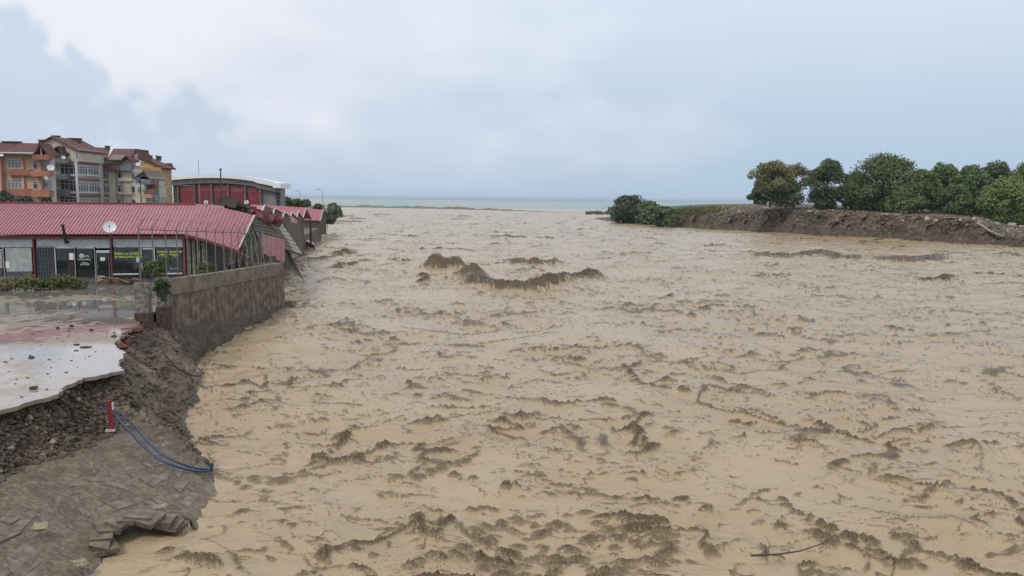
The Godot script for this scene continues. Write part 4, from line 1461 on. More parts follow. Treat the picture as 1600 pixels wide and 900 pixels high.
func make_far_shops() -> void:
	# gable ends of the blocks behind, each nearer the sea than the last
	var labels := ["red roofed shop block just behind the collapsed roof, with a white verge", "second red roofed shop block behind the collapsed roof, white verge slightly lower", "third red roofed shop block, its small gable half sunk behind the fallen roof", "fourth red roofed shop block with a red wall under its low eave", "red roofed shop block with a rounded grey gable above the silted board", "red roofed shop block with a tall dark open gable facing the river", "last red roofed shop block beside the round green bush at the river mouth"]
	var g := [[413, 321, 409.5, 329.5, 75], [429.5, 326, 425, 336, 83], [444.5, 332, 440, 342, 91], [455.5, 332, 451.6, 345, 98], [466, 330, 461.6, 346.5, 106], [478.3, 325, 472, 344, 126], [505, 328, 500, 345, 165]]
	var rustw := mat("shop side wall", 0.13, 0.105, 0.078, 0.9, 0.3, 0.12)
	for k in g.size():
		var q: Array = g[k]
		var D: float = q[4]
		var r1 := dep(q[0], q[1], D + 3)
		var e1 := dep(q[2], q[3], D)
		var ug := 300.0 if k < 5 else 380.0
		var r0 := dep(ug, 319.5 if k < 6 else 320.5, D + 3)
		r0.y = maxf(r0.y, r1.y)
		var e0 := Vector3(r0.x - 0.6, r0.y - (r1.y - e1.y), e1.z)
		var base := Vector3(r1.x, LOT, r1.z)
		var t := thing("shop_building", labels[k], "building", base, 0, "red roofed shop blocks along the river")
		var N := 18
		var rear := []
		for i in N:
			var f0 := float(i) / N
			var f1 := float(i + 1) / N
			var sag0 := f0 * f0
			var sag1 := f1 * f1
			var ra := r0.lerp(r1, f0); ra.y = lerpf(r0.y, r1.y, sag0)
			var rb := r0.lerp(r1, f1); rb.y = lerpf(r0.y, r1.y, sag1)
			var ea := e0.lerp(e1, f0); ea.y = lerpf(e0.y, e1.y, sag0)
			var eb := e0.lerp(e1, f1); eb.y = lerpf(e0.y, e1.y, sag1)
			var sb := MB.new()
			sheet_strip(sb, ea - base, eb - base, ra - base, rb - base)
			part(t, "roof_sheet", sb.mesh(), M["pink"])
			rear = [ra, rb]
		var bk := MB.new()
		bk.slab(r1 - base, r0 - base, r0 - base + Vector3(0, e0.y - r0.y, -3.4), r1 - base + Vector3(0, e1.y - r1.y, -3.4), 0.05)
		part(t, "roof_back", bk.mesh(), M["pink"])
		var vg := MB.new()
		vg.beam(e1 - base + Vector3(0.04, 0.02, 0), r1 - base + Vector3(0.04, 0.02, 0), 0.08, 0.16)
		part(t, "verge_trim", vg.mesh(), M["white frame"])
		var gw := MB.new()
		var a := e1 - base + Vector3(-0.15, -0.1, 0)
		var b := r1 - base + Vector3(-0.15, -0.1, 0)
		var c := b + Vector3(0, e1.y - r1.y, -3.2)
		if k != 5:
			gw.tri(a, c, b)
		if k != 5:
			gw.quad(Vector3(a.x, -1.6, a.z), Vector3(c.x, -1.6, c.z), c, a)
		else:
			gw.beam(Vector3(a.x, -1.6, a.z), a, 0.3, 0.3)
			gw.beam(Vector3(c.x, -1.6, c.z), c, 0.3, 0.3)
		part(t, "gable_wall", gw.mesh(), M["pink"] if k == 3 else rustw)
		if k in [1, 2, 4, 5]:
			var fs := MB.new()
			var s0 := e1 - base + Vector3(-1.6, -0.1, 0.1)
			fs.slab(s0 + Vector3(0.3, -2.4, 1.6), s0 + Vector3(2.0, -2.7, 1.4), s0 + Vector3(1.5, 0, 0), s0, 0.04)
			part(t, "fallen_sheet", fs.mesh(), M["pink"] if k % 2 else M["torn red sheet"])
		var fw := MB.new()
		fw.quad(Vector3(e0.x - base.x, -1.6, e0.z - base.z - 0.4), Vector3(a.x, -1.6, a.z - 0.4), a + Vector3(0, 0, -0.4), e0 - base + Vector3(0, -0.1, -0.4))
		part(t, "front_wall", fw.mesh(), M["red paint"] if k == 3 or k == 4 else rustw)
	dish("small white satellite dish on the shop roof ridge before the red hall panels", dep(385, 316, 72), 0.2, -0.8, 0.3)
	dish("small white satellite dish on the first shop block's ridge below the hall", dep(322, 316, 64), 0.17, -0.5, 0.3)

# ---------------------------------------------------------------- hall and flats behind
# pieces on a wall plane D metres ahead, in the thing's own axes
func wbox(t: Node3D, parent: Node, called: String, m: Material, u0: float, v0: float, u1: float, v1: float, D: float, back: float, out: float) -> MeshInstance3D:
	var a := dep(u0, (v0 + v1) / 2, D)
	var b := dep(u1, (v0 + v1) / 2, D)
	var y0 := dep((u0 + u1) / 2, v1, D).y
	var y1 := dep((u0 + u1) / 2, v0, D).y
	var c := Vector3((a.x + b.x) / 2, (y0 + y1) / 2, -D + (out - back) / 2)
	var off := t.position
	if parent != t:
		off += (parent as Node3D).position
	return bx(parent, called, m, c - off, Vector3(b.x - a.x, y1 - y0, out + back))
# the same on a side wall at x = X that faces the river
func sbox(t: Node3D, parent: Node, called: String, m: Material, u0: float, v0: float, u1: float, v1: float, X: float, back: float, out: float) -> MeshInstance3D:
	var d0 := -X * F / (800.0 - u0)
	var d1 := -X * F / (800.0 - u1)
	var um := (u0 + u1) / 2
	var dm := (d0 + d1) / 2
	var y0 := dep(um, v1, dm).y
	var y1 := dep(um, v0, dm).y
	var off := t.position
	if parent != t:
		off += (parent as Node3D).position
	return bx(parent, called, m, Vector3(X + (out - back) / 2, (y0 + y1) / 2, -dm) - off, Vector3(out + back, y1 - y0, d1 - d0))
func window(t: Node3D, u0: float, v0: float, u1: float, v1: float, D: float, n: int, side := false, curtain := false) -> void:
	# frame, mullions, glass; D is the wall's distance, or its x for a side wall
	var pane: Material = M["curtained glass"] if curtain else M["flat glass"]
	var f := (sbox(t, t, "window", pane, u0, v0, u1, v1, D, 0.1, 0.02) if side else wbox(t, t, "window", pane, u0, v0, u1, v1, D, 0.1, 0.02))
	var s: Vector3 = f.mesh.get_aabb().size
	var b := MB.new()
	var w := s.z if side else s.x
	var k := 0.07
	for i in n + 1:
		var q := -w / 2 + w * i / n
		b.box(Vector3(0.05, 0, q) if side else Vector3(q, 0, 0.05), Vector3(0.12, s.y + k, k) if side else Vector3(k, s.y + k, 0.12))
	for y in [-s.y / 2, s.y * 0.22, s.y / 2]:
		b.box(Vector3(0.045, y, 0) if side else Vector3(0, y, 0.045), Vector3(0.1, k, w) if side else Vector3(w, k, 0.1))
	part(f, "frame", b.mesh(), M["white upvc"])
func balcony(t: Node3D, m: Material, u0: float, v0: float, u1: float, v1: float, D: float, out: float) -> void:
	var a := dep(u0, v0, D - out)
	var b := dep(u1, v1, D - out)
	var y1 := dep((u0 + u1) / 2, v0, D - out).y
	var y0 := dep((u0 + u1) / 2, v1, D - out).y
	var o := t.position
	var mb := MB.new()
	mb.box(Vector3((a.x + b.x) / 2, y0 + 0.08, -D + out / 2) - o, Vector3(b.x - a.x, 0.16, out))
	mb.box(Vector3((a.x + b.x) / 2, (y0 + y1) / 2 + 0.08, -D + out - 0.06) - o, Vector3(b.x - a.x, y1 - y0 - 0.16, 0.12))
	for x in [a.x + 0.06, b.x - 0.06]:
		mb.box(Vector3(x, (y0 + y1) / 2 + 0.08, -D + out / 2 - 0.06) - o, Vector3(0.12, y1 - y0 - 0.16, out - 0.12))
	part(t, "balcony", mb.mesh(), m)
func roof_plane(t: Node3D, called: String, m: Material, a: Vector3, b: Vector3, c: Vector3, e: Vector3, th := 0.18) -> void:
	var mb := MB.new()
	var o := t.position
	mb.slab(a - o, b - o, c - o, e - o, th)
	part(t, called, mb.mesh(), m)
func gable(t: Node3D, m: Material, u0: float, v0: float, um: float, vm: float, u1: float, v1: float, D: float, deep: float, face: Material = null, over := 0.5) -> void:
	# a ridge that runs away from the viewer: eave points left and right, peak in the middle
	var l := dep(u0, v0, D) + Vector3(0, 0, over)
	var p := dep(um, vm, D) + Vector3(0, 0, over)
	var r := dep(u1, v1, D) + Vector3(0, 0, over)
	var dz := Vector3(0, 0, -deep - over)
	roof_plane(t, "roof", m, r, r + dz, p + dz, p)
	roof_plane(t, "roof", m, l + dz, l, p, p + dz)
	if face:
		var mb := MB.new()
		var o := t.position
		var z := Vector3(0, -0.15, -over)
		mb.tri(l + z - o, r + z - o, p + z - o)
		part(t, "gable_face", mb.mesh(), face)
func chimney(t: Node3D, u0: float, v0: float, u1: float, v1: float, D: float) -> void:
	var c := wbox(t, t, "chimney", M["old brick"], u0, v0 + 1.2, u1, v1, D, 1.0, 0)
	wbox(t, c, "chimney_cap", M["roof edge"], u0 - 0.8, v0, u1 + 0.8, v0 + 1.1, D, 1.2, 0.2)
func make_flats() -> void:
	mat("flat glass", 0.045, 0.052, 0.06, 0.08)
	mat("curtained glass", 0.33, 0.34, 0.35, 0.15, 0.5, 0.6)
	mat("white upvc", 0.62, 0.62, 0.62, 0.5)
	var rf := mat("maroon tiles", 0.15, 0.055, 0.048, 0.8, 0.25, 0.15, 3.0)
	mat("roof edge", 0.17, 0.135, 0.125, 0.8)
	mat("old brick", 0.16, 0.12, 0.105, 0.9, 0.4, 0.6)
	var salmon := mat("salmon render", 0.56, 0.30, 0.215, 0.85, 0.08, 0.05)
	var orange := mat("orange render", 0.52, 0.335, 0.21, 0.85, 0.08, 0.05)
	var rust := mat("rust parapet", 0.34, 0.13, 0.085, 0.8, 0.08, 0.05)
	var red := mat("red parapet", 0.46, 0.17, 0.11, 0.8, 0.08, 0.05)
	var grey := mat("grey parapet", 0.175, 0.185, 0.21, 0.8, 0.08, 0.05)
	var pale := mat("pale render", 0.52, 0.505, 0.49, 0.85, 0.08, 0.05)
	var cream := mat("cream render", 0.56, 0.50, 0.40, 0.85, 0.08, 0.05)
	var brick := mat("brick spandrel", 0.24, 0.14, 0.115, 0.85, 0.08, 0.05)
	var yellow := mat("yellow render", 0.60, 0.42, 0.19, 0.85, 0.08, 0.05)
	var ochre := mat("ochre render", 0.50, 0.31, 0.125, 0.85, 0.08, 0.05)
	var brown := mat("brown parapet", 0.15, 0.075, 0.062, 0.8, 0.08, 0.05)
	var teal := mat("pale green gable", 0.30, 0.36, 0.31, 0.85, 0.08, 0.05)
	# orange block
	var D := 138.0
	var t := thing("apartment_block", "orange and salmon apartment block with red balconies and a gabled loft balcony", "building", Vector3(dep(38, 300, D).x, LOT, -D))
	wbox(t, t, "wall", orange, 9, 241, 66, 366, D, 2.4, 0)
	wbox(t, t, "wall", salmon, -45, 244, 8.8, 366, D, 2.4, 0.9)
	for r in [[249, 263], [281, 294], [306, 318]]:
		window(t, 12.5, r[0], 34.5, r[1], D, 4, false, true)
		window(t, 52, r[0] + 3, 59, r[1] + 1, D, 1, false, r[0] > 300)
	for r in [[264.8, 274], [295.5, 306]]:
		balcony(t, rust, 11.5, r[0], 48, r[1], D, 0.7)
		balcony(t, red, 47.5, r[0] + 2, 76.5, r[1] + 1.5, D, 1.6)
	balcony(t, rust, 50, 241.5, 76, 249.5, D, 1.4)
	wbox(t, t, "pillar", salmon, 36, 247, 39.5, 318, D, 0.1, 0.35)
	wbox(t, t, "side_bay", pale, 66.2, 244, 78, 366, D, 2.0, -0.6)
	for r in [[257, 268], [283, 293]]:
		window(t, 68, r[0], 75, r[1], D + 0.6, 2, false, true)
	roof_plane(t, "roof", rf, dep(-46, 239, D - 1.4), dep(53, 239.5, D - 1.4), dep(60, 224, D + 2.2), dep(-40, 221.5, D + 2.2))
	wbox(t, t, "gutter", M["white upvc"], -46, 237.6, 52.5, 239.4, D - 1.5, 0.1, 0.15)
	gable(t, rf, 52, 241, 63, 223.5, 77, 242.5, D - 1.2, 3.0, null, 0.1)
	wbox(t, t, "loft_recess", orange, 54, 233, 74.5, 248, D + 1.4, 0.2, 0)
	wbox(t, t, "loft_post", M["white upvc"], 63.4, 230, 64.6, 243, D - 0.9, 0.15, 0)
	chimney(t, 3, 220.5, 29, 226, D + 2)
	# tall pale block
	D = 146.0
	t = thing("apartment_block", "tall pale apartment block with brick bands, white glazed bays and the highest gable", "building", Vector3(dep(95, 300, D).x, LOT, -D))
	var X := dep(123, 300, D).x
	wbox(t, t, "wall", pale, 64, 237, 123, 362, D, 9.0, 0)
	wbox(t, t, "upper_wall", cream, 80, 232, 122.9, 252, D, 8.9, 0.05)
	gable(t, rf, 58, 226, 82.5, 213.2, 126, 235.5, D, 10, cream, 0.6)
	for r in [[257.4, 272], [282.6, 299], [308, 322]]:
		window(t, 94.5, r[0], 121.5, r[1], D, 4)
		wbox(t, t, "bay_sill", M["white upvc"], 93.5, r[1] + 0.6, 123, r[1] + 3, D, 0.1, 0.3)
		sbox(t, t, "bay_sill", M["white upvc"], 124, r[1] + 1.5, 159, r[1] + 3, X, 0.1, 0.3)
		window(t, 125, r[0] + 2.2, 141, r[1] + 0.8, X, 4, true, true)
		window(t, 142.5, r[0] + 3, 158.5, r[1] + 1.2, X, 4, true, true)
		wbox(t, t, "brick_band", brick, 100, r[0] - 5.4, 122.8, r[0] - 1.2, D, 0.1, 0.06)
		sbox(t, t, "brick_band", brick, 123.6, r[0] - 4, 159.5, r[0] + 1, X, 0.1, 0.06)
	sbox(t, t, "corner_post", M["white upvc"], 123.0, 252, 124.4, 330, X, 0.1, 0.25)
	for w in [[98.5, 236.5, 103, 244.5], [105, 236.5, 109.5, 244.5]]:
		window(t, w[0], w[1], w[2], w[3], D - 0.06, 1)
	for w in [[127.5, 239.5, 136, 250], [139.5, 241, 145, 250.5]]:
		window(t, w[0], w[1], w[2], w[3], X, 2, true, true)
	window(t, 118.4, 239, 122.2, 247, D - 0.06, 1, false, true)
	gable(t, rf, 66, 240, 91, 228, 98, 243, D - 2.0, 2.6, null, 0.1)
	wbox(t, t, "loft_recess", cream, 80, 238, 97, 250, D, 0.2, 0.1)
	for r in [[247.5, 255.2], [271.5, 280.6], [295.5, 306.5]]:
		balcony(t, grey, 78.5, r[0], 104, r[1], D, 1.6)
	for r in [[258, 269], [283, 293]]:
		window(t, 84, r[0], 92, r[1], D, 2, false, true)
	chimney(t, 81, 211.5, 89.5, 216, D + 3)
	chimney(t, 105, 215.5, 123.5, 222, D + 6)
	chimney(t, 60, 218, 68, 224, D + 8)
	# cream block
	D = 157.0
	t = thing("apartment_block", "cream apartment block with brown loft balconies and two maroon roofs", "building", Vector3(dep(190, 300, D).x, LOT, -D))
	wbox(t, t, "wall", cream, 160.5, 248, 207, 358, D, 3.6, 0)
	X = dep(207, 300, D).x
	sbox(t, t, "side_wall", cream, 207.2, 250, 220, 352, X, 1.5, 0.02)
	wbox(t, t, "pillar", cream, 173, 266, 183.5, 330, D, 0.1, 0.6)
	roof_plane(t, "roof", rf, dep(144, 247.5, D - 1), dep(167.5, 248.5, D - 1), dep(172, 231, D + 5), dep(140, 229.5, D + 5))
	roof_plane(t, "roof", rf, dep(168, 247.5, D - 0.6), dep(206, 247.5, D - 0.6), dep(213, 232.5, D + 5), dep(177, 232.3, D + 5))
	roof_plane(t, "lean_roof", M["roof edge"], dep(167, 249.5, D - 2.2), dep(190, 249.5, D - 2.2), dep(196, 242, D), dep(178, 241, D))
	gable(t, rf, 188, 250, 197, 243, 206, 251, D - 1.9, 2.5, null, 0.1)
	gable(t, rf, 206, 247.5, 213.2, 232.5, 219.5, 250, D + 0.6, 5, cream, 0.3)
	window(t, 210.5, 241, 216.5, 248, D + 0.5, 2, false, true)
	wbox(t, t, "loft_recess", cream, 168, 249.5, 204, 258, D, 0.1, 0.12)
	balcony(t, brown, 161, 255.5, 187.5, 266.5, D, 1.5)
	balcony(t, M["grey parapet"], 187.8, 256.5, 204.5, 266.5, D, 1.5)
	for r in [[268, 279], [290, 300], [311, 320]]:
		window(t, 161.5, r[0], 171.5, r[1], D, 2, false, true)
		window(t, 184.5, r[0], 189, r[1], D, 1)
		window(t, 191.5, r[0], 198, r[1], D, 2, false, true)
		window(t, 200, r[0] + 1, 203.5, r[1], D, 1)
		balcony(t, cream, 183.8, r[1] - 0.6, 205.5, r[1] + 4.0, D, 1.0)
		wbox(t, t, "brown_band", brown, 161, r[1] + 4.6, 172.6, r[1] + 6.6, D, 0.1, 0.1)
		balcony(t, pale, 206, r[0] - 3.8, 218.5, r[0] + 1.0, D, 1.0)
		sbox(t, t, "side_window", M["flat glass"], 209.5, r[0] + 2, 213, r[1], X, 0.05, 0.05)
	chimney(t, 164, 227.5, 168, 233, D + 4)
	dish("white satellite dish on the cream apartment block's upper side balcony", dep(216, 256.5, D - 1.3), 0.42, -0.6, 0.2)
	# low house with a steep maroon roof between the cream and yellow blocks
	D = 150.0
	t = thing("house", "small house with a grey gable and a steep maroon roof before the yellow block", "house", Vector3(dep(228, 300, D).x, LOT, -D))
	wbox(t, t, "wall", cream, 212, 290, 236, 362, D, 7, 0)
	wbox(t, t, "upper_wall", pale, 212, 276, 235, 290, D, 6, 0)
	gable(t, M["roof edge"], 209, 278, 227, 265.8, 236, 280, D, 6, M["grey parapet"], 0.5)
	balcony(t, M["grey parapet"], 220, 281.5, 235.5, 288, D, 1.1)
	roof_plane(t, "steep_roof", rf, dep(224, 303, D - 1.2), dep(239, 303, D - 1.2), dep(249.5, 279.5, D + 1), dep(236, 278.5, D + 1))
	var mb := MB.new()
	mb.tri(dep(236, 317, D + 0.4) - t.position, dep(250, 317, D + 1) - t.position, dep(248, 283, D + 1) - t.position)
	part(t, "green_gable", mb.mesh(), teal)
	wbox(t, t, "wall", teal, 236.3, 308, 250, 362, D + 1.6, 4, 0)
	for w in [[213, 277, 219, 287], [215, 292, 220, 301], [222, 293, 227, 301], [228, 312, 234, 319], [241, 305, 245, 312]]:
		window(t, w[0], w[1], w[2], w[3], D, 2, false, w[0] > 221)
	balcony(t, salmon, 222, 303.5, 237, 309, D, 1.2)
	# yellow block
	D = 166.0
	t = thing("apartment_block", "yellow apartment block with a stepped maroon roof next to the arched hall", "building", Vector3(dep(244, 300, D).x, LOT, -D))
	X = dep(255.5, 300, D).x
	wbox(t, t, "wall", yellow, 216, 262, 255.5, 355, D, 4.4, 0)
	sbox(t, t, "side_wall", ochre, 255.7, 262.5, 271, 352, X, 5, 0.02)
	var pg := MB.new()
	var of := t.position
	for e in [[[216, 262.2], [255.5, 262.2], [222, 245.6]], [[222, 245.6], [255.5, 262.2], [250, 257.4]]]:
		pg.tri(dep(e[0][0], e[0][1], D) - of, dep(e[1][0], e[1][1], D) - of, dep(e[2][0], e[2][1], D) - of)
	part(t, "gable_face", pg.mesh(), yellow)
	var a := dep(219, 244.6, D - 0.6)
	var b := dep(258, 262.0, D - 0.6)
	roof_plane(t, "roof", rf, b, b + Vector3(0.2, 0, -5), a + Vector3(0.2, 0, -5), a, 0.3)
	roof_plane(t, "roof", rf, dep(254, 262.4, D + 1), dep(272.5, 262.4, D + 5), dep(268, 254.5, D + 5), dep(250, 255.5, D + 2))
	chimney(t, 226, 242.5, 235, 248, D + 3)
	chimney(t, 243.5, 243, 246, 250, D + 4)
	chimney(t, 246.8, 244, 249, 251, D + 4)
	for w in [[219.5, 252.5, 221.5, 256], [222.5, 252.5, 224.5, 256], [249, 267, 253.5, 274], [249, 283, 253, 291]]:
		window(t, w[0], w[1], w[2], w[3], D, 1)
	for r in [[264, 274], [283, 292], [301, 310]]:
		window(t, 258.5, r[0] + 2, 262.5, r[1], X, 1, true)
		window(t, 266, r[0] + 2, 269, r[1], X, 1, true)
	wbox(t, t, "string_course", ochre, 247, 264.3, 255.4, 265.8, D, 0.05, 0.15)
	for r in [[263.5, 270], [293, 297.5]]:
		balcony(t, yellow, 246.5, r[0] + 12, 256, r[0] + 17, D, 1.0)
	# satellite dishes on the flats
	dish("white satellite dish between the orange and the pale apartment blocks, upper storey", dep(79, 262, 135), 0.55, -0.8, 0.5, "satellite dishes on the flats")
	dish("white satellite dish under the pale block's gable by the loft balcony", dep(99, 246, 142), 0.34, -0.5, 0.5, "satellite dishes on the flats")
	dish("flat-lying white satellite dish below the orange block's balcony end", dep(71, 278, 134), 0.3, -0.3, 0.9, "satellite dishes on the flats")

func make_hall() -> void:
	var D := 186.0
	var t := thing("sports_hall", "large hall with a white arched roof edge and red panels between grey columns", "building", Vector3(dep(356, 300, D).x, LOT, -D))
	var o := t.position
	var grey := mat("hall grey", 0.235, 0.235, 0.228, 0.7, 0.15, 0.1)
	var dg := mat("hall columns", 0.15, 0.14, 0.135, 0.7, 0.2, 0.2)
	var red := mat("hall red", 0.255, 0.035, 0.04, 0.55, 0.18, 0.12)
	var red2 := mat("hall pale red", 0.33, 0.085, 0.085, 0.55, 0.18, 0.12)
	var white := mat("hall white", 0.80, 0.81, 0.82, 0.5)
	var dark := mat("hall glazing", 0.03, 0.033, 0.04, 0.15)
	wbox(t, t, "wall", grey, 272, 292, 438.4, 352, D, 4, 0)
	# arched edge: white band over a grey one
	var arc := func(u: float) -> float: return 273.0 + pow((u - 335.0) / 108.0, 2.0) * (14.5 if u > 335 else 11.0)
	var wb := MB.new()
	var gb := MB.new()
	var rb := MB.new()
	for k in 28:
		var u0 := 268.0 + k * 6.25
		var u1 := u0 + 6.25
		var p := []
		for e in [[u0, 0.0], [u1, 0.0], [u0, 5.2], [u1, 5.2], [u0, 13.0], [u1, 13.0]]:
			p.append(dep(e[0], arc.call(e[0]) + e[1] + (1.8 if e[0] > 400 and e[1] > 0 else 0.0), D) - o)
		var f := Vector3(0, 0, 1.6)
		wb.slab(p[2] + f, p[3] + f, p[1] + f, p[0] + f, 1.5)
		gb.slab(p[4] + f * 0.6, p[5] + f * 0.6, p[3] + f * 0.6, p[2] + f * 0.6, 1.0)
		rb.quad(p[0] + f, p[1] + f, p[1] + Vector3(0, 0, -4.5), p[0] + Vector3(0, 0, -4.5))
	part(t, "roof_edge", wb.mesh(), white)
	part(t, "fascia", gb.mesh(), grey)
	part(t, "roof", rb.mesh(), white)
	wbox(t, t, "roof_end", white, 431, 286.5, 443, 294, D, 6, 2.4)
	wbox(t, t, "clerestory", dark, 281, 285.5, 408, 290, D, 0.1, 0.12)
	var cols := [280, 306, 332.5, 358.5, 385, 408.5]
	for k in 6:
		wbox(t, t, "column", dg, cols[k] - 1.4, 284, cols[k] + 1.4, 352, D, 0.1, 0.7)
	for k in 5:
		var a := wbox(t, t, "red_panel", red, cols[k] + 1.8, 288.5 + 0.8 * absf(k - 1.5), cols[k + 1] - 1.8, 352, D, 0.1, 0.2)
		var b := MB.new()
		var s: Vector3 = a.mesh.get_aabb().size
		b.quad(Vector3(-s.x / 2, s.y / 2 - 1.5, 0.16), Vector3(s.x / 2, s.y / 2 - 1.2, 0.16), Vector3(s.x / 2, s.y / 2 - 0.02, 0.16), Vector3(-s.x / 2, s.y / 2 - 0.02, 0.16))
		b.beam(Vector3(-s.x / 2 + 0.3, s.y / 2 - (1.5 if k % 2 == 0 else 5.5), 0.2), Vector3(s.x / 2 - 0.3, s.y / 2 - (5.5 if k % 2 == 0 else 1.5), 0.2), 0.05, 0.18)
		part(a, "bracing", b.mesh(), red2)
	for q in [[272, 280], [432, 438.5]]:
		wbox(t, t, "glazing", dark, q[0], 285 if q[0] < 300 else 294, q[1] - 1.2, 352, D, 0.1, 0.15)
		for k in 6:
			wbox(t, t, "glazing_bar", dg, q[0], 289 + k * 5.6, q[1] - 1.2, 289.7 + k * 5.6, D, 0.0, 0.25)
	wbox(t, t, "mullion", dg, 275.6, 285, 276.4, 352, D, 0, 0.28)
func pole(called: String, label: String, cat: String, u: float, v0: float, D: float, r: float, m: Material, arm := 0.0) -> void:
	var top := dep(u, v0, D)
	var t := thing(called, label, cat, Vector3(top.x, LOT, top.z))
	var h := top.y - LOT
	var b := MB.new()
	b.tube([Vector3(0, -0.3, 0), Vector3(0, h * 0.5, 0), Vector3(0, h, 0)], r, r * 0.7, 8)
	part(t, "shaft", b.mesh(), m)
	if arm != 0.0:
		var a := MB.new()
		a.tube([Vector3(0, h, 0), Vector3(arm * 0.6, h + 0.5, 0), Vector3(arm, h + 0.35, 0)], r * 0.6, r * 0.5, 6)
		part(t, "arm", a.mesh(), m)
		bx(t, "lamp_head", m, Vector3(arm, h + 0.3, 0), Vector3(0.7, 0.16, 0.3))
	else:
		var a := MB.new()
		a.box(Vector3(0, h, 0), Vector3(r * 2.4, 0.2, r * 2.4))
		part(t, "cap", a.mesh(), m)

# ---------------------------------------------------------------- planting and small things
func make_plants() -> void:
	var G := "trees on the far bank"
	var list := [
		[1203, 317, 248, 62, 232, "olive green tree with a loose crown, first of the grove by the sea", Color(0.130, 0.140, 0.048), Color(0.195, 0.180, 0.072), 0.8, 0.3, 2600],
		[1240, 321, 252, 58, 240, "half bare brownish tree between the olive and the dark tree", Color(0.195, 0.153, 0.090), Color(0.156, 0.153, 0.066), 0.7, 0.35, 1200],
		[1186, 315, 291, 36, 230, "low dark bush-like tree at the sea end of the grove", Color(0.058, 0.073, 0.036), Color(0.078, 0.093, 0.042), 0.8, 0.02, 1400],
		[1225, 316, 284, 62, 232, "low dark green tree under the olive tree", Color(0.065, 0.086, 0.036), Color(0.098, 0.113, 0.048), 0.9, 0.0, 1800],
		[1290, 324, 247, 66, 228, "dark green tree with a narrow round crown beside the gap of sky", Color(0.055, 0.082, 0.036), Color(0.091, 0.120, 0.048), 1.1, 0.04, 3600],
		[1338, 326, 268, 56, 226, "low dark tree filling the gap beside the largest tree", Color(0.052, 0.080, 0.036), Color(0.078, 0.106, 0.043), 1.0, 0.0, 2400],
		[1382, 329, 239, 112, 216, "largest broad green tree with the highest domed crown", Color(0.072, 0.113, 0.036), Color(0.111, 0.153, 0.050), 1.5, 0.04, 6500],
		[1440, 330, 262, 62, 212, "mid green tree leaning on the largest tree", Color(0.085, 0.133, 0.041), Color(0.130, 0.186, 0.054), 1.1, 0.02, 3400],
		[1470, 331, 252, 64, 222, "green tree with a pointed top behind the rubble heap", Color(0.091, 0.140, 0.041), Color(0.130, 0.186, 0.054), 1.1, 0.05, 3400],
		[1512, 333, 256, 66, 214, "round topped green tree, dense down to the ground", Color(0.085, 0.133, 0.041), Color(0.124, 0.173, 0.050), 1.1, 0.02, 3600],
		[1553, 336, 250, 66, 216, "tall even green tree before the yellowish trees", Color(0.081, 0.120, 0.040), Color(0.111, 0.160, 0.050), 1.1, 0.05, 3600],
		[1570, 342, 276, 74, 196, "yellowish green tree at the edge of the grove", Color(0.124, 0.173, 0.043), Color(0.182, 0.233, 0.060), 1.1, 0.0, 3800],
		[1607, 344, 250, 74, 204, "tall yellowish green tree at the landward end of the grove", Color(0.111, 0.166, 0.043), Color(0.156, 0.213, 0.058), 1.2, 0.03, 3800],
		[1660, 350, 255, 84, 200, "broad green tree past the yellowish trees", Color(0.091, 0.140, 0.041), Color(0.130, 0.186, 0.054), 1.2, 0.03, 3200],
		[1415, 332, 290, 56, 205, "low bright green tree under the largest tree's crown", Color(0.085, 0.133, 0.041), Color(0.130, 0.180, 0.054), 0.8, 0.0, 1800],
		[1490, 334, 288, 60, 204, "low green tree just behind the rubble heap", Color(0.065, 0.106, 0.036), Color(0.104, 0.153, 0.048), 0.8, 0.0, 1800]]
	for k in list.size():
		var q: Array = list[k]
		var D: float = q[4]
		var b := dep(q[0], q[1], D)
		b.y -= 0.5
		var h := dep(q[0], q[2], D).y - b.y
		tree("tree", q[5], G, b, q[3] * D / F, h, q[6], q[7], 200 + k, q[8], q[9], 0.40, int(q[10] * 2.0))
	# the tip of the far bank
	var tip := [[985, 347, 304, 66, 318, "round dark tree on the low tip of the far bank", Color(0.049, 0.069, 0.031), Color(0.078, 0.100, 0.041), 2600, 1.0],
		[1013, 349, 313, 44, 300, "lighter grey-green tree beside the round dark tree", Color(0.078, 0.113, 0.048), Color(0.117, 0.153, 0.066), 1800, 0.8],
		[1036, 353, 323, 42, 276, "small fresh green tree overhanging the bank beside the weeds", Color(0.065, 0.106, 0.036), Color(0.098, 0.146, 0.048), 1600, 0.8]]
	for k in tip.size():
		var q: Array = tip[k]
		var b := dep(q[0], q[1], q[4])
		b.y = maxf(b.y, 0.4)
		tree("tree", q[5], "trees on the tip of the far bank", b, q[3] * q[4] / F, dep(q[0], q[2], q[4]).y - b.y, q[6], q[7], 300 + k, q[9], 0.0, 0.75, q[8])
	for k in 5:
		var u := 1052 + k * 15
		var sp := far_point(u, 1.12)
		bush("scrub_bush", ["low green scrub bush beside the small fresh green tree", "low scrub bush in the weeds, next but one to the fresh green tree", "yellowish scrub bush in the middle of the weedy bank top", "dry yellow scrub bush near the end of the weeds", "small brownish scrub bush where the weeds give way to bare earth"][k], "scrub on the far bank", sp - Vector3(0, 0.2, 0), Vector3(4.2, 1.9 - 0.15 * k, 2.5), Color(0.06, 0.085, 0.03).lerp(Color(0.14, 0.11, 0.045), k / 4.0), Color(0.10, 0.125, 0.045).lerp(Color(0.22, 0.17, 0.07), k / 4.0), 460 + k, 0.4, 420)
	# near the shops at the river mouth
	var b := dep(521, 346, 205)
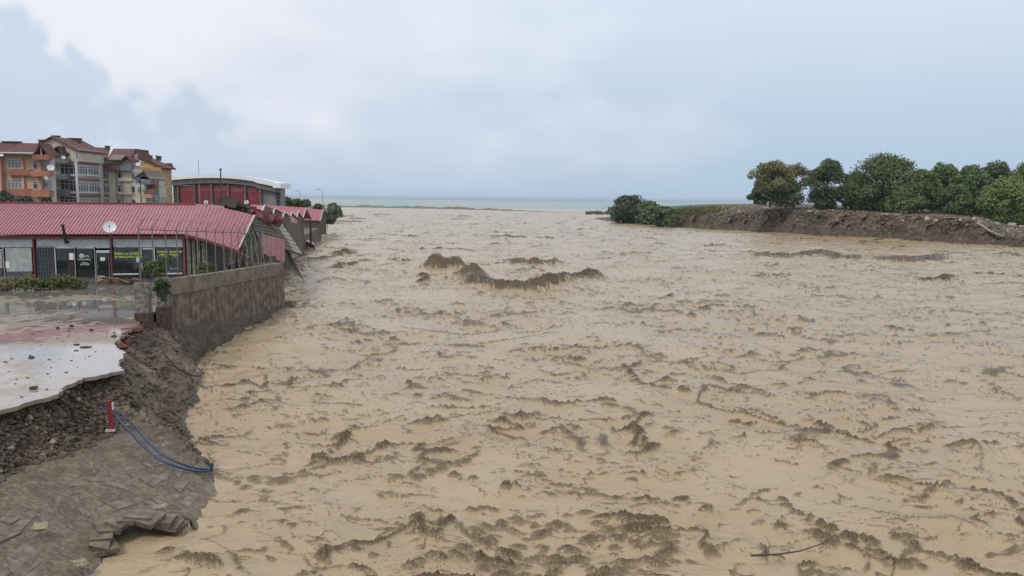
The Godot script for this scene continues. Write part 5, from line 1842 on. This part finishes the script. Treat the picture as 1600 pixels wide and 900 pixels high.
	tree("tree", "round green bushy tree past the last red roof at the water", "trees by the river mouth", b, 27 * 205 / F, dep(521, 317, 205).y - b.y, Color(0.091, 0.133, 0.054), Color(0.130, 0.180, 0.072), 401, 0.7, 0.0, 0.45, 1500)
	var mouth := ["wide green bush beside the hall's glazed end", "green bush between the hall and the street lamps", "yellowish green bush under the first street lamp", "low dark bush under the second street lamp", "dark shrub at the foot of the last red roof"]
	var mq := [[450, 322, 308, 22, 195], [464, 322, 310, 24, 205], [477, 323, 311, 18, 210], [497, 326, 318, 16, 215], [512, 345, 333, 26, 190]]
	for k in 5:
		var q: Array = mq[k]
		b = dep(q[0], q[1] + 8, q[4])
		tree("bushy_shrub", mouth[k], "bushes by the river mouth", b, q[3] * q[4] / F, dep(q[0], q[2], q[4]).y - b.y, Color(0.072, 0.106, 0.042) if k < 3 else Color(0.065, 0.073, 0.042), Color(0.124, 0.160, 0.060) if k < 3 else Color(0.098, 0.106, 0.054), 420 + k, 0.6, 0.25, 0.4, 900)
	# dark trees over the first roof
	var rl := ["dark bushy tree before the orange block, behind the shop roof", "dark spreading tree behind the shop roof, lower than its neighbour", "grey-green shrub top behind the shop roof below the pale block"]
	var rq := [[14, 330, 292, 60, 88], [44, 330, 299, 40, 90], [74, 330, 303, 34, 92]]
	for k in 3:
		var q: Array = rq[k]
		b = dep(q[0], q[1], q[4])
		b.y = LOT
		tree("tree", rl[k], "trees behind the shop roof", b, q[3] * q[4] / F, dep(q[0], q[2], q[4]).y - b.y, Color(0.039, 0.053, 0.026), Color(0.065, 0.082, 0.038), 440 + k, 1.0, 0.3, 0.22, 3500)
	# hedge of weeds before the shops
	for k in 14:
		var u := -38 + k * 12.5
		var p := on(u, 455 - 0.03 * u, LOT)
		bush("weed_bush", "low yellow-green weed bush in the hedge before the shopfronts" if k < 7 else "low dark green weed bush in the hedge end by the shop door", "weeds before the shops", p, Vector3(1.0, 0.85 + 0.2 * sin(k * 2.3), 0.6), Color(0.075, 0.10, 0.028) if k > 6 else Color(0.12, 0.135, 0.04), Color(0.14, 0.165, 0.045) if k > 6 else Color(0.22, 0.21, 0.07), 500 + k, 0.085, 800)
	# shrub over the pier
	var sl := ["tall green shrub climbing the first fence post above the pier", "green shrub drooping over the pier's river side", "leafy green shrub behind the fence on the wall's near end", "small green shrub inside the fence before the concrete panels"]
	var sq := [[234, 436, 0.65, 1.5, 40.3], [254, 462, 0.7, 1.1, 41.2], [250, 432, 0.9, 1.7, 43.0], [318, 425, 0.7, 0.8, 49.5]]
	for k in 4:
		var q: Array = sq[k]
		bush("shrub", sl[k], "shrubs by the fence", dep(q[0], q[1] + 6, q[4]), Vector3(q[2], q[3], q[2]), Color(0.045, 0.075, 0.02), Color(0.10, 0.14, 0.04), 530 + k, 0.095, 900)

func make_props() -> void:
	var rng := RandomNumberGenerator.new()
	rng.seed = 61
	var blue := mat("blue plastic", 0.035, 0.085, 0.175, 0.5, 0.3, 2.0)
	var paths := [[[160, 632, 2.05], [178, 640, 1.75], [205, 660, 1.35], [238, 697, 0.85], [272, 720, 0.5], [305, 731, 0.28], [331, 734, 0.22]], [[163, 637, 1.95], [180, 650, 1.6], [204, 676, 1.15], [236, 708, 0.72], [262, 724, 0.48], [300, 735, 0.24], [326, 736, 0.2], [331, 727, 0.42]]]
	for k in 2:
		var c := Curve3D.new()
		var base := on(paths[k][0][0], paths[k][0][1], paths[k][0][2])
		for q in paths[k]:
			c.add_point(on(q[0], q[1], q[2] + 0.3 * sin(PI * minf(1.0, (q[0] - 160.0) / 172.0))) - base)
		for i in range(1, c.point_count - 1):
			var tg := (c.get_point_position(i + 1) - c.get_point_position(i - 1)) / 6.0
			c.set_point_in(i, -tg)
			c.set_point_out(i, tg)
		var t := thing("water_pipe", ["blue plastic water pipe hanging out of the broken bank, the upper of two", "blue plastic water pipe with an upturned end, the lower of two on the bank"][k], "pipe", base, 0, "blue pipes on the bank")
		var b := MB.new()
		b.tube(Array(c.tessellate_even_length(4, 0.15)), 0.036, 0.036, 10)
		part(t, "tube", b.mesh(), blue)
		var e := c.get_point_position(c.point_count - 1)
		var cp := MB.new()
		cp.tube([e + Vector3(-0.14, 0, 0), e + Vector3(0.02, 0, 0)] if k == 0 else [e + Vector3(0, -0.06, 0), e + Vector3(0, 0.06, 0)], 0.058, 0.058, 10)
		part(t, "coupling", cp.mesh(), mat("dark blue plastic", 0.02, 0.05, 0.13, 0.4))
	var rp := on(174, 673, 1.25)
	var t := thing("marker_board", "narrow red painted board standing upright in the broken bank", "board", rp, 0.2)
	var b := MB.new()
	b.hexa([Vector3(-0.08, 0, -0.03), Vector3(0.09, 0.02, -0.03), Vector3(-0.12, 1.0, -0.1), Vector3(0.04, 1.04, -0.1), Vector3(-0.08, 0, 0.03), Vector3(0.09, 0.02, 0.03), Vector3(-0.12, 1.0, -0.04), Vector3(0.04, 1.04, -0.04)])
	part(t, "board", b.mesh(), mat("marker red", 0.26, 0.025, 0.03, 0.55, 0.3, 1.5))
	var wh := MB.new()
	wh.box(Vector3(0.085, 0.85, 0.0), Vector3(0.05, 0.25, 0.07))
	wh.box(Vector3(-0.02, 0.02, 0.02), Vector3(0.3, 0.07, 0.1))
	part(t, "white_scrap", wh.mesh(), mat("white plaster", 0.5, 0.46, 0.42, 0.8))
	# rags and stones on the bank
	var bag := on(135, 722, 1.15)
	t = thing("plastic_bag", "crumpled white plastic bag caught at the foot of the rubble", "bag", bag)
	var bb := MB.new()
	var pr := Vector3.ZERO
	for k in 14:
		var p := Vector3(k * 0.028, -k * 0.02 + 0.06 * rng.randf(), 0.02 * k)
		var q := p + Vector3(0.03, 0.12 * rng.randf(), 0.16 * rng.randf())
		bb.quad(p, p + Vector3(0.06, -0.03, 0.03), q + Vector3(0.05, 0.03, 0.02), q)
	part(t, "film", bb.mesh(), mat("white film", 0.62, 0.58, 0.50, 0.4))
	for q in [[63, 823, 0.95, 0.2, "pale yellow stone lying on the muddy slab slope"], [253, 792, 0.5, 0.16, "pale pinkish stone lying on the slabs above the hollow"], [122, 880, 0.55, 0.2, "long pale stone bedded in the muddy slope"]]:
		var st := part(self, "pale_stone", rock_mesh(int(q[0]), 0.3), mat("stone%d" % q[0], 0.36, 0.29, 0.2, 0.8, 0.3, 2.0))
		st.position = on(q[0], q[1], q[2])
		st.scale = Vector3(q[3] * 1.2, q[3] * 0.5, q[3] * 0.8)
		tag(st, q[4], "stone")
	# red earthenware fill broken out at the pavement's edge
	for q in [[205, 517, 0.5, 0.12], [197, 527, 0.45, 0.14], [188, 541, 0.4, 0.2], [213, 512, 0.42, 0.1], [200, 535, 0.3, 0.3]]:
		var o := part(self, "broken_brickwork", rock_mesh(int(q[0]), 0.4), mat("red brickwork", 0.20, 0.075, 0.056, 0.85, 0.5, 2.0, 2.0))
		o.position = on(q[0], q[1], LOT - q[3])
		o.scale = Vector3(q[2], 0.14, q[2] * 0.7)
		o.rotation.y = q[0]
		tag(o, "chunk of red brickwork broken out at the pavement's jagged edge", "brickwork", "red brickwork at the pavement edge")
	# cable on the soil
	var cb2 := MB.new()
	var cbase := on(232, 522, 2.3)
	var pts := []
	for q in [[232, 522, 2.45], [245, 540, 2.1], [258, 560, 1.6], [275, 578, 1.0], [296, 589, 0.5], [308, 590, 0.3]]:
		pts.append(on(q[0], q[1], q[2]) - cbase + Vector3(0.15, 0.12, 0.2))
	cb2.tube(pts, 0.028, 0.028, 6)
	var cab := part(self, "cable", cb2.mesh(), mat("black rubber", 0.02, 0.019, 0.018, 0.6), cbase)
	tag(cab, "black cable hanging down the cut soil below the pier", "cable")
	# brick and litter on the wet pavement
	var lay := [[53, 606, 0.34, 0.16, "flat brown brick lying in the puddle on the pavement", "brick"], [49, 558, 0.3, 0.1, "flat dark piece of wood on the wet pavement", "wood"], [133, 542, 0.36, 0.08, "long thin dark stick on the pavement near its jagged edge", "stick"], [143, 515, 0.22, 0.14, "dark clod on the pavement near the pier", "clod"], [112, 509, 0.24, 0.2, "upright dark clod in the shallow water by the shops", "clod"], [90, 512, 0.22, 0.14, "small brown clod in the middle of the pavement", "clod"], [178, 525, 0.3, 0.12, "dark clod right at the jagged pavement edge", "clod"], [120, 538, 0.32, 0.07, "dark splinter lying beside the long thin stick", "wood"]]
	for q in lay:
		var o := part(self, str(q[5]), rock_mesh(int(q[0]) + 3, 0.22), mat("litter%d" % q[0], 0.10, 0.065, 0.042, 0.8, 0.4, 2.0))
		o.position = on(q[0], q[1], LOT + q[3] * 0.3)
		o.scale = Vector3(q[2] * 0.45 * (1.6 if q[5] == "stick" else 1.0), q[3] * 0.4, q[2] * 0.22)
		o.rotation.y = 0.3
		tag(o, q[4], q[5])
	var pl := thing("pallet_board", "blue-grey board lying askew in the puddle before the shops", "board", on(108, 478, LOT), 0.5)
	bx(pl, "plank", mat("grey board", 0.10, 0.11, 0.13, 0.5), Vector3(0, 0.08, 0), Vector3(0.22, 0.05, 0.9), Vector3(0.12, 0, 0.1))
	bx(pl, "batten", M["grey board"], Vector3(0.02, 0.03, 0.2), Vector3(0.3, 0.05, 0.08))
	var tr := []
	var cl := []
	for k in 240:
		var p := on(rng.randf_range(-30, 215), lerpf(470, 630, pow(rng.randf(), 1.4)), LOT + 0.012)
		var ed := 0.0
		if p.x > -15.0 - 0.12 * (-p.z - 24.0) or -p.z < 23:
			continue
		var s := 0.008 + 0.03 * pow(rng.randf(), 2.5)
		tr.append(Transform3D(Basis(Vector3.UP, rng.randf() * 6).scaled(Vector3(s * rng.randf_range(1, 3), s * 0.6, s)), p))
		cl.append(Color(0.09, 0.065, 0.045) * rng.randf_range(0.7, 1.6) if rng.randf() < 0.9 else Color(0.4, 0.36, 0.3))
	var litter := scatter(self, "litter", rock_mesh(9, 0.3), tr, cl, mat("pavement litter", 1, 1, 1, 0.8, 0, 1, 0, true))
	tag(litter, "small clods and chips strewn over the wet pavement", "litter")
	# heap of broken planks and red mud at the shop door
	var hp := thing("plank_heap", "heap of broken planks and brown rubbish at the red column by the shop door", "heap", on(184, 444, LOT))
	var hm := mat("wet brown rubbish", 0.12, 0.07, 0.045, 0.85, 0.5, 1.0, 3.0)
	var mound := part(hp, "mound", rock_mesh(15, 0.25), hm)
	mound.scale = Vector3(1.5, 0.32, 0.8)
	for k in 26:
		var pk: Material = mat("plank%d" % (k % 5), 0.22 - 0.03 * (k % 5), 0.14 - 0.02 * (k % 5), 0.085 - 0.012 * (k % 5), 0.85, 0.3, 1.0) if k < 5 else M["plank%d" % (k % 5)]
		bx(hp, "plank", pk, Vector3(rng.randfn(0, 0.75), 0.1 + 0.35 * rng.randf(), rng.randfn(0.1, 0.4)), Vector3(rng.randf_range(0.4, 1.4), 0.035, rng.randf_range(0.07, 0.16)), Vector3(rng.randfn(0, 0.25), rng.randfn(0, 0.8), rng.randfn(0, 0.3)))
	var mb := part(self, "mud_patch", rock_mesh(19, 0.3), mat("red mud", 0.135, 0.075, 0.055, 0.6, 0.5, 0.8, 2.0), on(165, 447, LOT - 0.02))
	mb.scale = Vector3(2.6, 0.09, 1.1)
	tag(mb, "low spread of red-brown mud before the shop door", "mud")
	var pb := part(self, "sack", rock_mesh(21, 0.25), mat("pink sack", 0.36, 0.25, 0.27, 0.7, 0.3, 2.0), on(160, 437.3, LOT + 0.2))
	pb.scale = Vector3(0.42, 0.26, 0.25)
	pb.rotation.z = -0.3
	tag(pb, "slumped pinkish sack lying in the shop doorway", "sack")
	# branch in the flood
	var br := thing("branch", "long bare branch drifting in the muddy flood", "branch", on(1235, 858, 0.05))
	var o := on(1235, 858, 0.05)
	var bm := MB.new()
	bm.tube([on(1173, 868, 0.08) - o, on(1215, 866, 0.14) - o, on(1250, 861, 0.17) - o, on(1294, 846, 0.26) - o], 0.03, 0.012, 7)
	part(br, "stem", bm.mesh(), mat("wet wood", 0.05, 0.036, 0.025, 0.6))
	var tw := MB.new()
	tw.tube([on(1200, 866, 0.12) - o, on(1203, 850, 0.3) - o, on(1196, 838, 0.42) - o], 0.012, 0.006, 5)
	tw.tube([on(1230, 864, 0.15) - o, on(1236, 853, 0.3) - o], 0.01, 0.005, 5)
	part(br, "twig", tw.mesh(), M["wet wood"])
	# breakwater rocks beyond the far bank's tip
	for k in 26:
		var rk := part(self, "breakwater_rock", rock_mesh(100 + k % 5, 0.35), mat("groyne%d" % (k % 3), 0.13, 0.105, 0.09, 0.9, 0.4, 0.3) if k < 3 else M["groyne%d" % (k % 3)])
		rk.position = on(rng.randf_range(918, 962), rng.randf_range(333.5, 335.5), 0.0) + Vector3(0, 0.7 * rng.randf(), 0)
		rk.scale = Vector3(1.7, 1.1 + 0.6 * rng.randf(), 1.2)
		rk.rotation = Vector3(0, rng.randf() * 6, 0)
		tag(rk, "dark breakwater boulder beyond the round dark tree", "rock", "breakwater boulders")
	# stones and rubbish of note on the far bank
	for q in [[1582, 352, 1.0, "pale heap of rubble at the landward end of the far bank"], [1448, 342, 0.7, "white bag caught on the far bank's rubble heap, beside another"], [1462, 344.5, 0.6, "white bag on the far bank's edge, lower of two"]]:
		var rk := part(self, "pale_debris", rock_mesh(int(q[0]), 0.35), mat("pale debris%d" % q[0], 0.42, 0.40, 0.38, 0.85, 0.3, 0.5))
		rk.position = dep(q[0], q[1], 184)
		rk.scale = Vector3(q[2], q[2] * 0.7, q[2])
		tag(rk, q[3], "debris")
	var xs := thing("red_frame", "bent red metal frame standing on the far bank's rubble", "frame", dep(1508, 346, 186))
	var xm := MB.new()
	xm.beam(Vector3(-0.9, 0, 0), Vector3(0.5, 1.2, 0), 0.25, 0.15)
	xm.beam(Vector3(-0.2, 0.1, 0.1), Vector3(-0.6, 1.3, 0.2), 0.2, 0.15)
	xm.beam(Vector3(0.9, -0.1, 0.1), Vector3(-0.1, 0.7, 0.2), 0.22, 0.15)
	part(xs, "bars", xm.mesh(), mat("red metal", 0.30, 0.07, 0.05, 0.7))
	var tl := thing("fallen_trunk", "bleached fallen trunk with rubbish lying down the far bank's end", "trunk", dep(1545, 360, 178))
	var tm := MB.new()
	var tb := dep(1545, 360, 178)
	tm.tube([dep(1529, 349, 180) - tb, dep(1545, 360, 177) - tb, dep(1560, 367, 175) - tb, dep(1572, 369, 174) - tb], 0.35, 0.2, 7)
	part(tl, "stem", tm.mesh(), mat("bleached wood", 0.36, 0.33, 0.28, 0.85, 0.4, 0.6))
	var rt := MB.new()
	for k in 7:
		var p := dep(1556 + k * 2.5, 366 + rng.randf() * 3, 175) - tb
		rt.tube([p, p + Vector3(rng.randfn(0, 0.8), rng.randf() * 0.9, rng.randfn(0, 0.4))], 0.1, 0.04, 5)
	part(tl, "roots", rt.mesh(), M["bleached wood"])

# ---------------------------------------------------------------- scene
func _ready() -> void:
	cb = Basis(Vector3.RIGHT, -atan(138.0 / F)) * Basis(Vector3.BACK, atan(0.0098))
	var cam := Camera3D.new()
	cam.name = "camera"
	cam.transform = Transform3D(cb, CAM)
	cam.fov = rad_to_deg(2.0 * atan(450.0 / F))
	cam.near = 0.1
	cam.far = 20000.0
	add_child(cam)
	cam.current = true
	var env := Environment.new()
	env.background_mode = Environment.BG_SKY
	var sky := Sky.new()
	sky.sky_material = make_sky()
	env.sky = sky
	env.background_energy_multiplier = 1.0
	env.tonemap_mode = Environment.TONE_MAPPER_LINEAR
	env.tonemap_exposure = 1.07
	env.sdfgi_enabled = true
	env.ssao_enabled = true
	env.ssil_enabled = true
	env.fog_enabled = true
	env.fog_density = 0.0001
	env.fog_light_color = Color(0.80, 0.86, 0.93)
	var we := WorldEnvironment.new()
	we.name = "environment"
	we.environment = env
	add_child(we)
	var sun := DirectionalLight3D.new()
	sun.name = "sun"
	sun.light_color = Color(1.0, 0.97, 0.92)
	sun.light_energy = 0.5
	sun.light_angular_distance = 14.0
	sun.shadow_enabled = true
	sun.rotation = Vector3(deg_to_rad(-52), deg_to_rad(-35), 0)
	add_child(sun)
	var t0 := Time.get_ticks_msec()
	make_river()
	make_sea()
	make_lot()
	make_bank()
	make_far_bank()
	make_shop()
	make_wall()
	make_wreck()
	make_far_shops()
	make_flats()
	make_hall()
	var dkp := mat("dark pole", 0.045, 0.04, 0.042, 0.6)
	var gyp := mat("galvanised pole", 0.30, 0.31, 0.32, 0.5)
	pole("pole", "dark wooden pole standing before the hall's red panels", "pole", 344.5, 264.5, 120, 0.14, dkp)
	pole("mast", "thin pale mast rising above the hall's white roof", "mast", 310, 252, 185, 0.09, gyp)
	pole("street_lamp", "thin street lamp above the bushes beside the hall", "lamp post", 468.5, 300, 215, 0.09, gyp, -0.9)
	pole("street_lamp", "tall street lamp beyond the last red roofs, apart from the bushes", "lamp post", 504, 298, 205, 0.10, gyp, -1.3)
	pole("utility_pole", "slim dark pole before the pale and cream blocks", "pole", 155, 294, 120, 0.10, dkp)
	pole("utility_pole", "slim dark pole with a crossarm look before the small house", "pole", 219, 276, 125, 0.11, dkp)
	make_plants()
	make_props()
